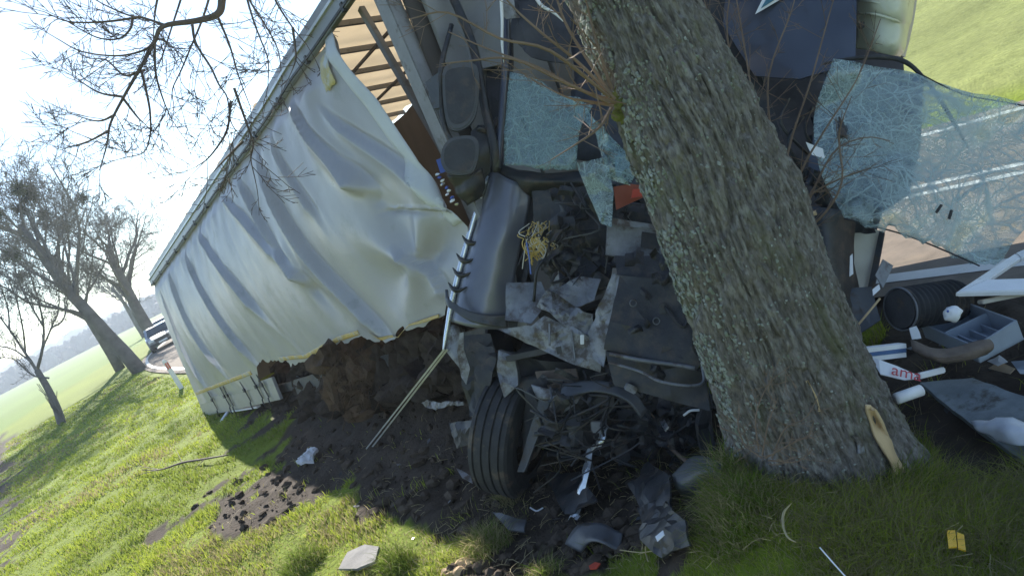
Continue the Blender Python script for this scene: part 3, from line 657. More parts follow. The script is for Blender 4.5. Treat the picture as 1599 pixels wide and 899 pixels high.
# the limb that reaches over the trailer and hangs into the picture
def limb():
    z = 2.9
    def q(l, d): return [(x / z, y / z, d) for x, y in l]
    D = 6.6
    A = [q([(1005, -140), (1005, 0), (985, 65), (890, 95), (740, 120), (700, 190), (640, 300), (560, 440), (500, 560), (485, 650), (455, 760)], D)]
    B = [q([(740, 112), (640, 75), (560, 55), (440, 0), (380, -40)], D), q([(870, 110), (890, 200), (960, 310), (1000, 390), (1040, 450), (1060, 560), (1100, 620)], D - .2),
         q([(950, -60), (950, 0), (920, 110), (880, 220), (840, 330), (805, 420), (815, 490)], D + .3), q([(985, 75), (1030, 200), (1060, 330), (1105, 465)], D + .1),
         q([(1110, -80), (1125, 0), (1165, 120), (1200, 200), (1240, 300), (1245, 420)], D), q([(1125, -20), (1140, 20), (1210, 130), (1260, 230), (1280, 370)], D + .3),
         q([(1230, -60), (1250, 10), (1320, 120), (1385, 200)], D - .4), q([(1325, 125), (1335, 250), (1315, 310)], D - .4), q([(830, -60), (830, 0), (800, 130), (770, 260), (755, 330)], D + .5),
         q([(700, 190), (700, 330), (730, 450), (760, 530)], D), q([(640, 320), (670, 450), (680, 520), (680, 610), (650, 690), (560, 715)], D + .1),
         q([(1060, 400), (1110, 560), (1130, 640), (1110, 700), (1125, 810)], D - .3), q([(700, 190), (660, 240), (560, 272), (420, 262), (330, 215)], D), q([(620, 330), (540, 330), (440, 250), (340, 230)], D),
         q([(560, 440), (470, 430), (380, 370)], D), q([(520, 520), (420, 540), (280, 500)], D), q([(495, 590), (400, 640), (300, 668)], D), q([(560, 450), (600, 520), (615, 545)], D), q([(600, 90), (600, 140), (560, 190), (470, 190), (340, 120)], D),
         q([(640, 78), (480, 105), (330, 110), (230, 72)], D), q([(1045, 460), (1040, 600), (980, 720), (930, 775)], D), q([(1100, 640), (1000, 720), (935, 770)], D - .1), q([(720, -40), (700, 60), (690, 180)], D + .2)]
    wd = MB(); tw = MB(); rg = random.Random(77)
    P = crom([at(*p) for p in A[0]], 5); wd.tube(P, np.interp(np.linspace(0, 1, len(P)), [0, .15, .4, 1], [.042, .035, .022, .005]), 8)
    par = np.array(P[0]); topn = TEX[6]
    wd.tube(crom([topn, topn + np.array([-.8, 1.0, .9]), (topn + par) / 2 + np.array([0, 0, .9]), par + np.array([.1, 0, .35]), par], 6), np.linspace(.12, .057, 25), 9)
    allp = [P[10:]]
    for l in B:
        Q = crom([at(*p) for p in l], 5); d_ = rg.uniform(-.25, .25); Q = Q + FW * np.linspace(0, d_, len(Q))[:, None]
        wd.tube(Q, np.linspace(.013, .004, len(Q)), 5, False); allp.append(Q)
        if l[0][1] < -15: wd.tube([Q[0], Q[0] + (par - Q[0]) * .5 + np.array([0, 0, .1]), par + np.array([0, 0, .1])], [.016, .02, .03], 5, False)
    def twig(p, d, l, r, lv):
        n = 4; pts = [p]; c = nz(d)
        for i in range(n): c = nz(c + np.array([rg.gauss(0, 1), rg.gauss(0, 1), rg.gauss(0, .9)]) * .13 + np.array([0, 0, .05])); pts.append(pts[-1] + c * l / n)
        tw.tube(pts, np.linspace(r, max(.0026, r * .6), n + 1), 3, False)
        if lv < 2:
            for i in range(rg.randint(2, 4)):
                k = rg.randint(1, n - 1); sd = nz(np.cross(c, [rg.gauss(0, 1), rg.gauss(0, 1), rg.gauss(0, 1)])); twig(pts[k], nz(c + sd * rg.uniform(.5, .9)), l * rg.uniform(.35, .6), max(.0026, r * .7), lv + 1)
    for Q in allp:
        Ln = np.linalg.norm(np.diff(Q, axis=0), axis=1).sum(); k = int(Ln * 9)
        for i in range(k):
            j = int((.15 + .85 * rg.random()) * (len(Q) - 2)); t = nz(Q[j + 1] - Q[j]); sd = nz(np.cross(t, [rg.gauss(0, 1), rg.gauss(0, 1), rg.gauss(0, 1)])); sd = nz(sd - FW * (sd @ FW) * .5)
            twig(Q[j], nz(t * .9 + sd), rg.uniform(.25, .6), .0042, 0)
        twig(Q[-1], nz(Q[-1] - Q[-3]), .3, .004, 0)
    w_ = wd.build('limb', 'twig', BT, True); tw.build('hanging_twigs', 'twig', BT)
limb()

# ------------------------------------------------------------------ semi trailer
TRL = thing('semi_trailer', tr(6, -.05, -1.2), 'long curtain sided trailer with slack grey tarpaulin, sunk into the verge', 'trailer')
def tmax(h): return np.interp(h, [0, .073, .195, .276, .379, .513, .704, .824, .935, 1.0], [10.95, 11.11, 11.59, 11.9, 11.78, 11.67, 11.44, 11.23, 11.05, 10.95])
def hbot(t): return np.interp(t, [0, 5.0, 5.4, 6.0, 6.4, 7.65, 8.9, 9.67, 9.9, 10.3, 10.6, 11.1, 12], [.03, .03, .15, .14, .11, .075, .095, .088, .055, .045, .075, .073, .1])
# folds of the slack tarpaulin: from (t, h) to (t, h), depth, width
FOLDS = [(8.3, 1.0, 9.92, .064, .20, .16), (7.5, .98, 8.84, .37, .15, .13), (6.6, .98, 8.5, .50, .15, .15), (9.85, .97, 10.87, .514, .15, .12), (10.55, .85, 11.9, .295, .13, .16), (4.9, 1.0, 6.77, .37, .15, .15), (3.6, 1.0, 5.28, .18, .14, .13),
         (9.1, .95, 9.76, .54, .10, .1), (.6, 1.0, 1.3, .15, .09, .13), (2.1, 1.0, 3.2, .2, .12, .15), (10.99, .33, 11.25, .12, .12, .1), (10.9, .45, 11.8, .33, -.10, .1)]
def curt_off(t, h):
    o = .10 + .15 * np.sin(math.pi * np.clip(h, 0, 1)) ** 1.2 * np.clip(t / 2, .15, 1) * np.clip((12.2 - t) / 2, 0, 1)
    o = o + (fbm(np.stack([t * .5, h * 1.2, 0 * t], -1).reshape(-1, 3), 3, 41).reshape(t.shape) - .5) * .16 * np.clip(t, 0, 1)
    for ta, ha, tb, hb, a, wd in FOLDS:
        u = (ha - h) / (ha - hb); cen = ta + (tb - ta) * u + .05 * np.sin(u * 5 + ta); sd = t - cen; ww = wd * (.35 + .8 * np.clip(u, 0, 1.3))
        env = np.clip(u * 4, 0, 1) * np.exp(-np.clip(u - .92, 0, None) * 9)
        amp = .50 * a * env; ww = ww * .9
        o = o + amp * np.where(sd < 0, np.exp(-np.abs(sd / (ww * 1.5)) ** 1.25), np.exp(-np.abs(sd / (ww * .32)) ** 1.3)) - amp * .45 * np.exp(-((sd - ww * .9) / (ww * .45)) ** 2)
    along = t - 1.35 * (1 - h)
    fade = np.clip(t / .8, 0, 1)
    o = o + (fbm(np.stack([along * 2.2, h * .9, 0 * t], -1).reshape(-1, 3), 3, 43).reshape(t.shape) - .5) * .05 * fade
    o = o + .022 * np.sin(t * 2 * math.pi / .46 + 2 * np.sin(t)) * np.exp(-((1 - h) / .16) ** 1.5) * fade
    def cone(tc, hc, ang, a, w0, ln):                       # a crease fanning out from a point
        u = (t - tc) ; v = (h - hc) * 2.75; c, s2 = math.cos(ang), math.sin(ang); x = u * c + v * s2; y = -u * s2 + v * c
        return a * np.clip(x / .12, 0, 1) * np.exp(-np.clip(x, 0, None) / ln) * np.exp(-(y / (w0 + .25 * np.clip(x, 0, None))) ** 2)
    for tc, hc, an, a, w0, ln in [(11.15, .25, 0.9, .10, .05, .6), (11.15, .25, -2.5, .10, .05, .9), (11.15, .25, 2.6, .12, .06, .9), (11.15, .25, .2, -.12, .06, .5), (10.87, .514, 2.2, .15, .04, .5), (10.87, .514, -1.0, -.08, .05, .5), (8.84, .36, 2.0, .12, .05, .5), (8.84, .36, -.8, -.09, .05, .9)]:
        o = o + cone(tc, hc, an, a, w0, ln)
    k = np.clip((1.0 - h) / .11, 0, 1); k = k * k * (3 - 2 * k)
    return .03 + (np.maximum(o, .035) - .03) * (.12 + .88 * k)
def curtain_G(nt_=420, nh=150, ha=None, hb=None, t0=0.0, t1=None, lift=0.0):
    u = np.linspace(0, 1, nt_); v = np.linspace(0, 1, nh)
    G = np.zeros((nh, nt_, 3))
    tt = u * 12
    for i, vv in enumerate(v):
        tb = u * 1.0
        h0 = hbot(u * 11.3) + (vnoise(np.c_[u * 130, u * 0, u * 0], 3) - .5) * .02 * (u > .43) + (vnoise(np.c_[u * 40, u * 0, u * 0], 4) - .5) * .025 * (u > .46)
        h = h0 + (1 - h0) * vv if ha is None else h0 + ha + (hb - ha) * vv
        t = u * tmax(h)
        if t1 is not None: t = t0 + u * (t1 - t0); h = hbot(t) + ha + (hb - ha) * vv
        of = curt_off(t, h) + lift
        sag = np.clip((t - 9.6) / 1.2, 0, 1) * .03 * vv
        G[i] = RB + TL * t[:, None] + TV * (2.75 * (h - sag))[:, None] + TN * of[:, None]
    return G
link('curtain', grid_mesh('curtain', curtain_G(), .0), 'curtain', TRL)
me = grid_mesh('reflective_tape', curtain_G(160, 4, .075, .10, .1, 4.9, .006), .003); link('reflective_tape', me, 'yellow_tape', TRL)
me = grid_mesh('reflective_tape', curtain_G(160, 4, .015, .035, 6.6, 9.4, .008), .003); link('reflective_tape', me, 'yellow_tape', TRL)
me = grid_mesh('reflective_tape', curtain_G(90, 4, .010, .03, 9.75, 11.05, .010), .003); link('reflective_tape', me, 'yellow_tape', TRL)
# hem on the torn front edge
hh = np.linspace(.29, .98, 40); G = np.array([[tr(tmax(h) - .16 * k, h, float(curt_off(np.array([tmax(h) - .16 * k]), np.array([h]))[0]) + .010) for k in np.linspace(0, 1, 5)] for h in hh]); link('torn_hem', grid_mesh('torn_hem', G, .003), 'curtain_hem', TRL)
m = MB()
sheet('yellow_mark', [[tr(10.72 + .02 * i + .10 * j, .93 - .05 * i, float(curt_off(np.array([10.72 + .02 * i + .10 * j]), np.array([.93 - .05 * i]))[0]) + .012) for j in range(3)] for i in range(3)], 'faded_yellow', TRL, thick=.002, n=3, px=False, jag=.03)
# top rail: outer rail, folded roof edge, kinked where the roof broke
def rail_line(o, h, n=60, t1=12.1, kink=1.0):
    P = []
    for t in np.linspace(-.05, t1, n):
        kk = kink * (.10 * math.exp(-((t - 10.0) / .35) ** 2) - .05 * math.exp(-((t - 8.8) / .5) ** 2))
        P.append(tr(t, h + kk * .12, o + kk * .5))
    return P
def rail(name, o, h, wd, th, m_, kink=1.0, t1=12.1):
    P = np.array(rail_line(o, h, t1=t1, kink=kink)); c = [(-wd, -th), (wd, -th), (wd, th), (-wd, th)]
    G = np.array([[p + TN * a + TV * b for a, b in c + c[:1]] for p in P]); me = grid_mesh(name, G); o_ = link(name, me, m_, TRL, smooth=False); return o_
rail('top_rail', .07, 1.005, .026, .075, 'rail_light', .2)
rail('rail_lip', .105, 1.028, .012, .012, 'aluminium', .2)
rail('rail_groove', .103, .985, .006, .010, 'dark_steel', .2)
rail('roof_edge', .015, 1.058, .045, .04, 'rail_light', .2, 11.7)
for t in np.arange(.3, 11.4, .92):
    MB().box(tr(t, .985, .09), (TL, TV, TN), (.02, .035, .018)).build('curtain_roller', 'dark_steel', TRL)
# roof: translucent tarp on bows, torn open at the front
def roof(n=70, k=14):
    G = np.zeros((n, k, 3))
    for i, t in enumerate(np.linspace(0, 12.0, n)):
        for j, o in enumerate(np.linspace(.02, -2.5, k)):
            sag = -.05 * abs(math.sin(t * math.pi / .62)) - .02 * math.exp(-((t - 10) / 1.0) ** 2)
            G[i, j] = tr(t, 1.095 + sag / 2.75, o)
    return G
link('roof_tarpaulin', grid_mesh('roof_tarpaulin', roof()), 'roof_tarp', TRL)
for t in np.arange(.62, 12, .62):
    MB().bar(tr(t, 1.07, -.02) + TL * rng.uniform(-.03, .03), tr(t, 1.07, -2.48), .035, .05, TV).build('roof_bow', 'post_steel', TRL)
for o in (-.7, -1.5): MB().bar(tr(5, 1.05, o), tr(11.8, 1.05, o - .2), .02, .03, TV).build('roof_tension_strip', 'dark_steel', TRL)
MB().bar(tr(0, -.02, -2.5), tr(12, -.02, -2.5), .04, .2, TV).build('far_side_rail', 'dark_steel', TRL)
G = np.array([[tr(t, h, -2.5 + .03 * math.sin(t * 5)) for t in np.linspace(0, 12, 80)] for h in np.linspace(0, 1.07, 6)]); link('far_curtain', grid_mesh('far_curtain', G), 'brown_board', TRL)
MB().box(tr(6, -.02, -1.25), (TL, TN, TV), (5.95, 1.22, .06)).build('load_floor', 'dark_steel', TRL)
MB().box(tr(6.2, -.14, -.85), (TL, TN, TV), (5.6, .07, .2)).build('chassis_beam', 'dark_steel', TRL); MB().box(tr(6.2, -.14, -1.75), (TL, TN, TV), (5.6, .07, .2)).build('chassis_beam', 'dark_steel', TRL)
MB().box(tr(0.0, .52, -1.25), (TL, TN, TV), (.03, 1.24, 1.45)).build('rear_door', 'grey_board', TRL)
# front end: bulkhead boards, corner post, shifted middle post
MB().bar(tr(11.95, -.05, -.02), tr(11.78, 1.08, .0), .16, .12, TN).build('corner_post', 'post_steel', TRL, bevel=.008)
MB().bar(tr(11.72, .25, -.16), tr(11.2, 1.0, -.14), .055, .05, TN).build('slack_post', 'post_steel', TRL, bevel=.004)
MB().bar(tr(6, 0, -.16), tr(6, 1.0, -.16), .1, .08, TN).build('middle_post', 'aluminium', TRL)
for i in range(5):
    a = -.16 - i * .47; MB().box(tr(11.98, .53, a - .23), (TL, TN, TV), (.02, .22, 1.45)).build('bulkhead_board', 'grey_board', TRL, bevel=.006)
MB().box(tr(11.93, .50, -1.25), (TL, TN, TV), (.015, 1.2, 1.3)).build('bulkhead_lining', 'brown_board', TRL)
# side rail with its straps and buckles at the rear
MB().box(tr(2.8, -.005, .075), (TL, TN, TV), (2.85, .022, .17)).build('side_rail', 'rail_light', TRL, bevel=.006)
MB().box(tr(7.2, -.03, -.05), (TL, TN, TV), (1.1, .03, .10)).build('side_rail', 'dark_steel', TRL)
for t in (1.4, 2.5, 2.75, 4.0, 4.75, 5.1):
    s_ = MB().bar(tr(t, .10, .135), tr(t + .10, -.04, .115), .05, .008, TN).build('strap', 'webbing', TRL)
    MB().box(tr(t + .05, .035, .135), (TL, TN, TV), (.045, .015, .03)).build('buckle', 'dark_steel', s_, bevel=.004)
    MB().tube([tr(t + .1, -.04, .13), tr(t + .12, -.07, .14), tr(t + .09, -.085, .12)], .011, 6).build('hook', 'dark_steel', s_)

# ------------------------------------------------------------------ the wrecked truck (cab turned and crushed against the tree)
TK = thing('wrecked_truck', gz(900, 760), 'dark blue truck with a crushed torn open cab wedged behind the tree', 'truck')
# shell behind everything: floor, back wall, added shade-casting roof, door sides
panel('cab_back_wall', [(800, -140, 6.1), (1380, -260, 6.0), (1420, 200, 5.9), (1300, 560, 6.0), (830, 620, 6.0)], 'interior', TK, .03, .06, 2, 3, .3)
panel('cab_shade_roof', [(760, -130, 5.4), (1400, -330, 5.1), (1420, -180, 6.1), (800, -40, 6.2)], 'cab_paint', TK, .05, .05, 2, 5, .3)  # unseen roof slab added above the view to cast the cab's shadow
panel('cab_floor', [(790, 560, 5.0), (1350, 440, 4.6), (1330, 400, 5.9), (830, 520, 6.0)], 'dark_steel', TK, .04, .05, 2, 7, .3)
panel('cab_side', [(720, -60, 5.75), (800, 0, 5.25), (790, 270, 5.3), (760, 520, 5.4), (800, 600, 5.9), (700, 220, 5.9)], 'interior', TK, .02, .06, 3, 8, .2)
# smooth corner fairing with its bright edge, brackets
sheet('corner_fairing', [[(766, 262, 5.32), (775, 268, 5.22), (800, 282, 5.16), (832, 292, 5.2)], [(748, 320, 5.33), (760, 326, 5.21), (790, 335, 5.13), (822, 342, 5.18)], [(728, 390, 5.34), (742, 394, 5.2), (772, 402, 5.12), (808, 410, 5.17)],
      [(712, 455, 5.35), (726, 460, 5.22), (756, 470, 5.14), (798, 478, 5.18)], [(700, 500, 5.36), (715, 505, 5.24), (745, 512, 5.17), (792, 515, 5.2)]], 'fairing', TK, .006, 7, .010, 5, 4)
sheet('fairing_top', [[(772, 255, 5.3), (830, 268, 5.15), (900, 268, 5.1), (1000, 265, 5.1)], [(766, 265, 5.28), (828, 283, 5.08), (900, 284, 5.02), (1000, 290, 5.0)], [(775, 300, 5.3), (830, 310, 5.2), (900, 300, 5.15), (1000, 310, 5.1)]], 'black_plastic', TK, .006, 6, .015, 6, 6)
ptube([(762, 275, 5.28), (742, 335, 5.30), (722, 405, 5.31), (706, 470, 5.32), (697, 520, 5.33), (692, 548, 5.33)], [.012, .02, .022, .022, .017, .006], 8).build('edge_strip', 'bright_metal', TK, True)
for px, py in ((731, 374), (722, 402), (716, 424), (709, 447)):
    c = at(px, py, 5.26); m = MB(); P = [at(px - 9, py - 6, 5.28), at(px - 2, py + 3, 5.24), at(px + 8, py + 6, 5.22), at(px + 20, py + 1, 5.2)]
    m.tube(crom(P, 4), np.interp(np.linspace(0, 1, 13), [0, .5, 1], [.004, .024, .003]), 6); m.build('clip', 'black_plastic', TK, True)
sheet('broken_ring', [[(697, 452, 5.2), (703, 468, 5.14), (728, 484, 5.10), (762, 492, 5.12), (792, 490, 5.15)], [(698, 468, 5.2), (708, 484, 5.12), (732, 500, 5.08), (764, 508, 5.10), (792, 512, 5.14)]], 'grey_plastic', TK, .02, 6, .02, 9, 2)
sheet('side_step', [[(700, 505, 5.35), (718, 512, 5.3), (720, 540, 5.3)], [(694, 545, 5.34), (706, 560, 5.3), (718, 575, 5.3)]], 'white_metal', TK, .006, 5, .012, 9)
panel('white_bracket', [(718, 520, 5.2), (724, 518, 5.2), (724, 545, 5.2), (734, 575, 5.2), (728, 600, 5.2), (720, 588, 5.2), (714, 548, 5.2)], 'white_metal', TK, .01, .01, 9, 2, .05)
panel('hanging_shell', [(720, 525, 5.3), (765, 520, 5.25), (775, 560, 5.2), (760, 640, 5.25), (735, 650, 5.3), (722, 600, 5.3)], 'black_plastic', TK, .01, .03, 6, 3, .06)
panel('fairing_inside', [(808, 340, 5.3), (835, 300, 5.3), (830, 400, 5.25), (805, 520, 5.25), (792, 520, 5.28), (800, 430, 5.28)], 'black_plastic', TK, .01, .02, 6, 9, .08)
# mirrors and pillars
def mirror(c4, name, d, th=.09):
    P = list(crom([at(*p, d) for p in list(c4) + [c4[0]]], 4)[:-1]); ext = nz(FW) * th; o = MB().prism(P, ext).build(name, 'grey_plastic', TK, bevel=.012); 
    c = np.mean(P, 0); Q = [c + (p - c) * .82 - nz(FW) * .004 for p in P]; MB().prism(Q, -nz(FW) * .004).build('mirror_face', 'black_plastic', o, bevel=.001)
mirror([(690, 230), (705, 215), (738, 212), (748, 230), (742, 262), (728, 272), (700, 270), (688, 252)], 'mirror_housing', 4.98)
mirror([(690, 112), (700, 100), (740, 98), (748, 130), (742, 180), (722, 202), (700, 198), (692, 160)], 'mirror_housing', 5.05, .07)
ptube([(705, 40, 5.3), (690, 100, 5.1), (688, 150, 5.1), (695, 200, 5.1), (712, 230, 5.1)], .02, 6).build('mirror_arm', 'black_plastic', TK, True)
ptube([(745, 200, 5.1), (765, 205, 5.15), (778, 185, 5.2)], .022, 6).build('mirror_arm', 'black_plastic', TK, True)
panel('mirror_stay', [(668, 130, 5.15), (688, 115, 5.1), (690, 170, 5.1), (680, 172, 5.12)], 'grey_plastic', TK, .03, 0, 5, 1, .1)
ptube([(700, -20, 5.35), (738, 70, 5.25), (758, 170, 5.15), (772, 230, 5.1), (776, 268, 5.15)], .032, 8).build('door_pillar', 'black_plastic', TK, True)
ptube([(792, -20, 5.3), (790, 80, 5.2), (784, 180, 5.12), (778, 262, 5.12)], .026, 8).build('windscreen_pillar', 'cab_blue', TK, True)
sheet('door_trim', [[(735, 205, 5.2), (752, 195, 5.2), (768, 205, 5.2)], [(735, 262, 5.15), (748, 240, 5.15), (765, 235, 5.15)], [(742, 290, 5.2), (755, 280, 5.2), (766, 270, 5.2)]], 'grey_plastic', TK, .01, 5, .02, 8)
sheet('door_handle_cup', [[(700, 270, 5.15), (735, 272, 5.1), (752, 262, 5.12)], [(712, 300, 5.2), (735, 292, 5.12), (757, 285, 5.15)], [(732, 320, 5.25), (742, 312, 5.2), (752, 305, 5.2)]], 'black_plastic', TK, .02, 5, .03, 9)
panel('upper_shell', [(640, -30, 5.6), (780, -40, 5.3), (785, 100, 5.3), (745, 110, 5.4), (690, 60, 5.6)], 'grey_board', TK, .02, .04, 3, 12, .12)
panel('blue_sticker', [(681, 250, 5.05), (689, 247, 5.05), (696, 268, 5.05), (688, 271, 5.05)], 'blue', TK, .004, 0, 1, 1, .2)
for i in range(10):
    x = 683 + i * 3.0; y = 272 + i * 5.2; MB().lump(at(x + rng.uniform(-4, 4), y, 5.05), (.018, .012, .01), i, .6, 1).build('lamp_shard', ['bright_metal', 'blue', 'white_plastic'][i % 3], TK)
# windscreen remnants on the left
sheet('windscreen_remnant', [[(800, 115, 5.05), (840, 125, 4.95), (880, 150, 4.9), (925, 165, 4.85)], [(790, 190, 5.05), (835, 195, 4.93), (880, 190, 4.88), (905, 205, 4.85)], [(786, 258, 5.05), (830, 262, 4.95), (880, 265, 4.9), (900, 262, 4.9)]], 'cracked_blue', TK, .006, 8, .025, 5, 4, jag=.02)
panel('hanging_glass', [(880, 150, 4.7), (905, 152, 4.68), (930, 190, 4.65), (985, 245, 4.6), (998, 262, 4.6), (960, 262, 4.62), (935, 215, 4.65)], 'cracked_blue', TK, .006, .03, 6, 2, .05)
panel('hanging_glass', [(900, 255, 4.6), (948, 245, 4.58), (958, 300, 4.56), (955, 355, 4.56), (938, 348, 4.57), (915, 295, 4.6)], 'cracked_glass', TK, .006, .03, 6, 4, .05)
panel('hanging_glass', [(958, 235, 4.55), (985, 245, 4.52), (996, 262, 4.5), (985, 285, 4.52), (962, 275, 4.55)], 'cracked_blue', TK, .006, .03, 6, 6, .05)
panel('hanging_glass', [(925, 185, 4.62), (945, 200, 4.6), (965, 265, 4.58), (985, 290, 4.58), (950, 280, 4.6), (935, 230, 4.6)], 'cracked_glass', TK, .006, .03, 6, 9, .05)
panel('orange_cover', [(958, 292, 4.7), (985, 288, 4.7), (1012, 292, 4.7), (1005, 308, 4.7), (962, 328, 4.7)], 'orange', TK, .02, .01, 6, 1, .06)
panel('orange_cover', [(988, 296, 4.62), (1014, 294, 4.62), (1008, 306, 4.62), (985, 310, 4.62)], 'red', TK, .02, .01, 6, 3, .06)
# cab inside: dash, seats, boxes, trim
panel('dashboard', [(830, 285, 5.15), (1010, 290, 5.0), (1040, 360, 4.95), (940, 400, 5.0), (840, 380, 5.2)], 'black_plastic', TK, .05, .06, 4, 3, .12)
panel('fuse_box', [(948, 345, 4.72), (1000, 350, 4.7), (1032, 362, 4.7), (1030, 415, 4.7), (945, 398, 4.72)], 'grey_metal', TK, .05, .008, 6, 3, .08)
panel('fuse_box_cover', [(1002, 362, 4.66), (1030, 366, 4.66), (1028, 392, 4.66), (1000, 386, 4.66)], 'black_plastic', TK, .015, 0, 6, 3, .08)
panel('dash_rail', [(950, 340, 4.64), (1030, 352, 4.62), (1030, 360, 4.62), (950, 350, 4.64)], 'grey_metal', TK, .012, .006, 20, 3, .05)
panel('seat_base', [(880, 380, 5.2), (960, 400, 5.1), (950, 450, 5.1), (870, 440, 5.2)], 'seat_cloth', TK, .08, .05, 5, 2, .1)
panel('blue_trim', [(868, 385, 5.0), (905, 345, 5.02), (898, 395, 5.0), (880, 412, 4.98)], 'grey_plastic', TK, .01, .015, 6, 2, .06)
sheet('seat_back', [[(905, 20, 5.7), (960, 10, 5.6), (1010, 20, 5.6)], [(900, 130, 5.55), (960, 125, 5.42), (1010, 130, 5.45)], [(905, 250, 5.5), (960, 255, 5.38), (1010, 260, 5.4)]], 'seat_cloth', TK, .12, 6, .05, 4, 2)
for i in range(9):                                          # loose trim, hoses and brackets inside the cab
    x, y = rng.uniform(830, 1000), rng.uniform(290, 430); m = MB(); m.box(at(x, y, rng.uniform(4.85, 5.1)), (nz(XC + YC * rng.uniform(-1, 1)), nz(YC - XC * rng.uniform(-.4, .4)), FW), (rng.uniform(.02, .07), rng.uniform(.012, .04), .02)); m.build('bracket', rng.choice(['dark_steel', 'grey_metal', 'black_plastic']), TK, bevel=.004)
for i in range(14):
    x, y = rng.uniform(840, 1010), rng.uniform(270, 420); ptube([(x, y, 4.9), (x + rng.uniform(-40, 40), y + rng.uniform(10, 50), 4.82), (x + rng.uniform(-60, 60), y + rng.uniform(20, 90), 4.9)], rng.uniform(.005, .012), 5).build('cable', 'black_plastic', TK, True)
for i in range(46):
    a = rng.random(); x0, y0 = rng.uniform(825, 868), rng.uniform(345, 362); cx_ = rng.uniform(815, 872)
    ptube([(x0, y0, 4.95), (x0 + rng.uniform(-22, 18), y0 + rng.uniform(8, 22), 4.88), (cx_, rng.uniform(372, 392), 4.85), (rng.uniform(808, 865), rng.uniform(388, 420), 4.9)], .0035, 4).build('wire', rng.choice(['wire_yellow', 'wire_yellow', 'wire_pale', 'wire_pale', 'dark_steel']), TK)
ptube([(822, 378, 4.84), (826, 400, 4.84), (829, 428, 4.86)], .006, 5).build('wire', 'wire_blue', TK)
# torn pale sheet metal of the front
panel('torn_plate', [(776, 514, 4.82), (832, 508, 4.78), (850, 492, 4.75), (905, 515, 4.7), (942, 545, 4.66), (936, 582, 4.66), (890, 566, 4.7), (812, 530, 4.8)], 'white_metal', TK, .012, .03, 7, 3, .05, jag=.01)
panel('torn_plate', [(838, 476, 4.8), (872, 422, 4.85), (876, 460, 4.8), (900, 480, 4.75), (925, 490, 4.7), (930, 535, 4.68), (880, 508, 4.72)], 'white_metal', TK, .010, .05, 8, 5, .04, jag=.012)
panel('torn_plate', [(958, 426, 4.55), (968, 428, 4.54), (955, 500, 4.56), (944, 572, 4.6), (925, 560, 4.64), (918, 520, 4.68), (935, 480, 4.6)], 'white_metal', TK, .012, .025, 7, 8, .04, jag=.008)
panel('torn_plate', [(862, 455, 4.82), (905, 432, 4.85), (938, 435, 4.8), (928, 468, 4.75), (900, 478, 4.76)], 'grey_metal', TK, .010, .03, 7, 11, .05)
panel('torn_plate', [(792, 442, 5.0), (845, 440, 4.95), (858, 470, 4.9), (830, 505, 4.88), (788, 500, 4.95)], 'grey_metal', TK, .010, .02, 6, 14, .06)
for a, b in (((858, 505), (858, 540)), ((892, 515), (898, 562)), ((916, 530), (915, 572))): ptube([(*a, 4.69), (*b, 4.68)], .007, 5).build('rib', 'grey_metal', TK)
MB().box(at(909, 530, 4.64), (XC, YC, FW), (.012, .03, .006)).build('latch_plate', 'white_plastic', TK, bevel=.003)
panel('slot_cover', [(868, 542, 4.64), (876, 540, 4.64), (878, 552, 4.64), (870, 553, 4.64)], 'black_plastic', TK, .006, 0, 1, 1, .2)
# dark front panel with two rings, bumper bars, hoses
panel('front_panel', [(968, 430, 4.5), (1070, 440, 4.35), (1100, 560, 4.3), (1085, 580, 4.3), (945, 545, 4.5)], 'black_plastic', TK, .03, .035, 4, 3, .08)
panel('front_panel_lower', [(945, 548, 4.5), (1100, 580, 4.3), (1110, 640, 4.3), (960, 600, 4.5)], 'black_plastic', TK, .03, .03, 4, 6, .1)
panel('front_panel_upper', [(960, 400, 4.6), (1045, 400, 4.45), (1075, 440, 4.4), (965, 430, 4.55)], 'black_plastic', TK, .03, .03, 4, 9, .1)
for px, py in ((989, 473), (1025, 501)):
    c = at(px, py, 4.38); P = [c + (XC * math.cos(a) + YC * math.sin(a)) * .02 for a in np.linspace(0, 6.283, 14)]; MB().tube(P, .0045, 5, False).build('tow_eye_ring', 'grey_metal', TK, True)
MB().box(at(1034, 482, 4.36), (XC, YC, FW), (.02, .03, .015)).build('small_cover', 'grey_plastic', TK, bevel=.004)
ptube([(1038, 478, 4.35), (1055, 500, 4.3), (1068, 510, 4.28), (1075, 495, 4.28)], .010, 6).build('hose', 'black_plastic', TK, True)
ptube([(952, 552, 4.42), (1000, 562, 4.36), (1060, 570, 4.3), (1085, 575, 4.28)], .014, 6).build('bumper_bar', 'grey_metal', TK, True)
ptube([(950, 565, 4.42), (1000, 580, 4.34), (1030, 595, 4.28), (1075, 602, 4.24), (1098, 596, 4.24), (1096, 570, 4.26)], .009, 6).build('bent_bar', 'grey_metal', TK, True)
sheet('bumper_lower', [[(880, 600, 4.75), (930, 595, 4.65), (985, 610, 4.55), (1010, 640, 4.5)], [(875, 625, 4.72), (930, 612, 4.6), (975, 625, 4.5), (1000, 652, 4.48)]], 'grey_plastic', TK, .02, 6, .02, 6, 3)
sheet('bumper_strut', [[(830, 600, 4.85), (880, 612, 4.75), (900, 610, 4.7)], [(840, 622, 4.83), (880, 624, 4.72), (905, 618, 4.7)]], 'white_metal', TK, .01, 5, .02, 8, 4)
MB().box(at(985, 606, 4.42), (nz(XC - .5 * YC), nz(YC + .5 * XC), FW), (.035, .022, .03)).build('lamp_insert', 'white_metal', TK, bevel=.006)
panel('muddy_plate', [(838, 580, 4.95), (900, 575, 4.85), (910, 620, 4.8), (850, 625, 4.9)], 'cloth_brown', TK, .02, .04, 6, 3, .06)
